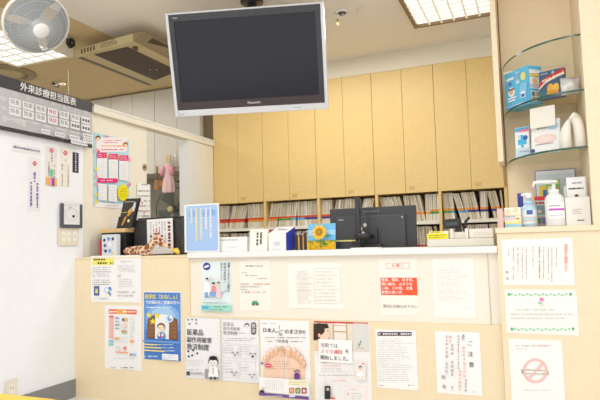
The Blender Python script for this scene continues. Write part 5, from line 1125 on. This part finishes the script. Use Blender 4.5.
d = B0-A0; fr = Matrix.Translation(A0-Vector((0, 0, AB))) @ Matrix.Rotation(math.atan2(d.y, d.x), 4, 'Z')
mb = MB()
for i in range(5): mb.box(.075+i*.037, .092+i*.037, -.002, -.0003, AB+.014, AB+.052, M((60, 48, 38), .6), fr)
mb.build('vent_slot', t)
mb = MB(); OR = M((160, 138, 98), .5)
for q in range(7): mb.ring(.013+.003*(q % 3), .003, OR, 16, 5, fr @ Matrix.Translation((.33+q*.026, -.003, AB+.032+(.007 if q % 2 else -.005))) @ Matrix.Rotation(math.pi/2, 4, 'X'))
mb.build('ornament', t)
nb = (C0-B0).cross(E1-B0).normalized(); nb = nb if nb.x > 0 else -nb
mb = MB(); bl = lambda u, v: (B0.lerp(C0, u)).lerp(E1.lerp(C1, u), v)+nb*.002
for u0, u1 in ((.12, .36), (.40, .64), (.68, .92)): mb.add([bl(u0, .42), bl(u1, .42), bl(u1, .9), bl(u0, .9)], [(0, 1, 2, 3)], ACD)
mb.build('side_vent', t)
mb = MB()
for xq, yq in ((.36, .55), (.405, .585)): mb.ball((xq, yq, AB-.007), .006, M((190, 200, 190), .3), n=8)
mb.build('indicator_lamp', t)
kp = V3(.215, .42, 0); mb = MB().lathe([(.022, 0), (.02, -.024), (.008, -.03)], M((70, 58, 44), .4), 12, Matrix.Translation((kp.x, kp.y, AB-.0005))); mb.build('sensor_knob', t)
# ceiling fittings
for (x, y, l, r) in ((342, 12, 'larger round white ceiling downlight near the television corner', .062),):
    p = at(x, y, 'z', ZC); t = thing('downlight', l, 'ceiling light', (p.x, p.y, ZC))
    MB().lathe([(r, -.001), (r*1.02, -.006), (r*.8, -.012), (r*.66, -.012), (r*.62, -.003)], WHITE, 28).build('trim_ring', t); MB().ball((0, 0, -.006), (r*.5, r*.5, .02), M((70, 58, 46), .25)).build('lens', t)
    MB().ball((r*.15, -r*.2, -.024), (.008, .008, .005), M((230, 226, 214), .2), n=8).build('bulb_tip', t)
p = at(361, 8, 'z', ZC); o = MB().lathe([(.034, 0), (.034, -.006), (.022, -.012), (.014, -.02), (.006, -.024)], M((222, 214, 196), .4), 20).build('smoke_detector'); o.location = (p.x, p.y, ZC-.0005); tag(o, 'small round pale fitting right of the ceiling downlight', 'detector')
p = at(337.5, 19, 'z', ZC); o = MB().lathe([(.006, 0), (.006, -.02), (.009, -.025), (.008, -.05), (.002, -.056)], M((186, 146, 84), .4, .4), 12).build('ceiling_hook'); o.location = (p.x, p.y, ZC-.0005); tag(o, 'little brass pin hanging from the ceiling by the downlight', 'hook')
p = at(6, 72.5, 'z', ZC)
o = MB().ring(.24, .045, M((150, 132, 98), .5), 48, 10, Matrix.Scale(.4, 4, (0, 0, 1))).lathe([(.19, -.004), (.12, -.02), (.01, -.024)], M((186, 164, 120), .5), 32).build('ceiling_diffuser'); o.location = (p.x, p.y, ZC-.006); tag(o, 'round brown ceiling air diffuser behind the box light', 'diffuser')
p = at(58, 82, 'z', ZC); t = thing('ceiling_bracket', 'small dark hook on the shaded tan ceiling with a pale ring', 'hook', (p.x, p.y, ZC-.0005))
MB().tube([(-.07, 0, 0), (-.05, 0, -.03), (0, 0, -.045), (.02, 0, -.03)], .014, M((60, 48, 38), .5), 8).build('hook', t); MB().ring(.03, .006, M((206, 190, 150), .4), 20, 6, Matrix.Translation((.06, 0, -.03))).build('ring', t)
p = at(68.5, 70, 'y', .9); o = MB().tube([(0, 0, 0), (0, 0, -.5)], .0016, M((214, 204, 180), .5), 5).build('pull_string'); o.location = (p.x, .9, ZC-.001); tag(o, 'thin pale pull string hanging from the shaded tan ceiling', 'string')
# electric fan high on the left, tipped towards the room
fc = CP + (CR*((36.5-300)/FPX)+CD*((23.5-200)/FPX)+CF)*3.4
nv = (-CF*.83+CR*.32+CD*.46); nv = (nv - 0*CF)
tow = (CP-fc).normalized(); nv = (tow*.80+CR*.34+CD*.5).normalized()
R_f = .186
zx = nv; xx = Vector((0, 0, 1)).cross(zx).normalized(); yx = zx.cross(xx)
FT = Matrix(((xx.x, yx.x, zx.x, 0), (xx.y, yx.y, zx.y, 0), (xx.z, yx.z, zx.z, 0), (0, 0, 0, 1)))
t = thing('ceiling_fan', 'round caged electric fan hanging high at the upper left, pale blue blades', 'fan', fc)
mb = MB(); WIRE = M((182, 184, 184), .4); 
for k in range(84):
    a = 2*math.pi*k/84; c, s_ = math.cos(a), math.sin(a)
    mb.tube([(c*.045, s_*.045, .105), (c*.10, s_*.10, .095), (c*.155, s_*.155, .062), (c*R_f, s_*R_f, .0)], .0016, WIRE, 4, FT, False)
for r, z in ((.07, .102), (.12, .086), (.16, .056)): mb.ring(r, .0013, WIRE, 48, 4, FT @ Matrix.Translation((0, 0, z)))
mb.build('front_guard', t)
mb = MB().ring(R_f, .009, M((214, 190, 166), .4), 64, 8, FT).ring(R_f, .006, M((226, 226, 224), .4), 64, 8, FT @ Matrix.Translation((0, 0, .008))); mb.build('guard_rim', t)
mb = MB()
for k in range(48):
    a = 2*math.pi*k/48; c, s_ = math.cos(a), math.sin(a)
    mb.tube([(c*.05, s_*.05, -.10), (c*.14, s_*.14, -.085), (c*R_f, s_*R_f, -.004)], .0012, M((170, 168, 164), .4), 4, FT, False)
mb.build('rear_guard', t)
for k in range(3):
    mb = MB(); vs = []; fs = []; n = 9
    for i in range(n+1):
        u = i/n; 
        for j in range(7):
            v = j/6; ang = 2*math.pi*k/3+(v-.5)*(1.2+.7*u); r = .035+.142*u
            vs.append((r*math.cos(ang), r*math.sin(ang), .015+.035*(v-.5)*(1-.3*u)))
    for i in range(n):
        for j in range(6): fs.append((i*7+j, (i+1)*7+j, (i+1)*7+j+1, i*7+j+1))
    mb.add(vs, fs, M((124, 134, 138), .3), True, FT); mb.build('blade', t)
mb = MB().lathe([(.046, .098), (.046, .106), (.038, .112)], M((226, 224, 224), .35), 28, FT); mb.build('hub_cap', t)
mb = MB().lathe([(.03, -.09), (.065, -.10), (.07, -.2), (.045, -.24)], M((220, 208, 192), .4), 24, FT).lathe([(.034, .0), (.034, .05)], M((200, 206, 210), .4), 20, FT); mb.build('motor', t)
bk = FT @ Vector((0, 0, -.17)); top = ZC-fc.z-.001
mb = MB().tube([bk, bk+Vector((0, 0, .08)), Vector((bk.x, bk.y, top-.02))], .022, M((214, 202, 186), .4), 12).lathe([(.07, -.02), (.075, 0)], M((214, 202, 186), .4), 20, Matrix.Translation((bk.x, bk.y, top))); mb.build('hanging_pole', t)
# ================================================================== YELLOW BENCH
t = thing('waiting_bench', 'yellow vinyl waiting bench in the foreground, its back edge at the lower left', 'bench', (1.19, -1.86, .0005))
YV = M((240, 184, 24), .45, noise=.03)
zb = .60
mb = MB(); 
pts = [(-.75, .42), (.62, .42), (.80, .44), (.84, .5), (.82, .545), (.72, .572), (.5, .587), (-.75, .589)]
mb.prism([(p[0], p[1]) for p in pts], -.045, .045, YV, Matrix.Rotation(math.pi/2, 4, 'X')); o = mb.build('backrest', t); md = o.modifiers.new('bevel', 'BEVEL'); md.width = .02; md.segments = 3
B(-.75, .84, .05, .52, .34, .42, YV, .02).build('seat', t)
for x in (-.68, .74):
    for y in (.1, .46): B(x-.02, x+.02, y-.02, y+.02, 0, .339, M((170, 172, 174), .3, .6)).build('leg', t)
# ================================================================== LIGHT
w = bpy.data.worlds.new('world'); S.world = w; w.use_nodes = True
bg = w.node_tree.nodes['Background']; bg.inputs['Color'].default_value = (.94, .97, 1, 1); bg.inputs['Strength'].default_value = 1.95
def area(name, loc, rot, sx, sy, e, c=(.98, .99, 1)):
    l = bpy.data.lights.new(name, 'AREA'); l.shape = 'RECTANGLE'; l.size = sx; l.size_y = sy; l.energy = e; l.color = c
    o = bpy.data.objects.new(name, l); COL.objects.link(o); o.location = loc; o.rotation_euler = rot; return o
area('waiting_room_fill', (.9, -2.4, ZC-.03), (0, 0, 0), 1.2, 2.4, 50)  # added unseen area light, brightens the left wall and counter
area('waiting_room_fill', (2.9, -1.7, ZC-.03), (0, 0, 0), .6, 1.4, 20)  # added unseen area light, shines into the tower alcove
area('daylight_fill', (5.9, -2.2, 1.5), (0, math.radians(90), 0), 2.0, 3.6, 54, (.97, .98, 1))  # added area light from the right, no window built there
area('office_fill', (1.5, 1.0, ZC-.03), (0, 0, 0), 1.6, .6, 29, (1, .98, .95))  # added unseen area light, lifts the wooden cabinets
area('kitchen_fill', (-1.4, .9, ZC-.03), (0, 0, 0), .8, 1.0, 24, (1, .98, .95))  # added unseen area light, brightens the kitchen and left ceiling
S.view_settings.view_transform = 'Standard'; S.view_settings.look = 'None'; S.view_settings.exposure = -.15; S.view_settings.gamma = 1.18
S.cycles.use_denoising = True
S.cycles.max_bounces = 8; S.cycles.transparent_max_bounces = 16
S.cycles.caustics_reflective = False; S.cycles.caustics_refractive = False
S.cycles.sample_clamp_indirect = 6
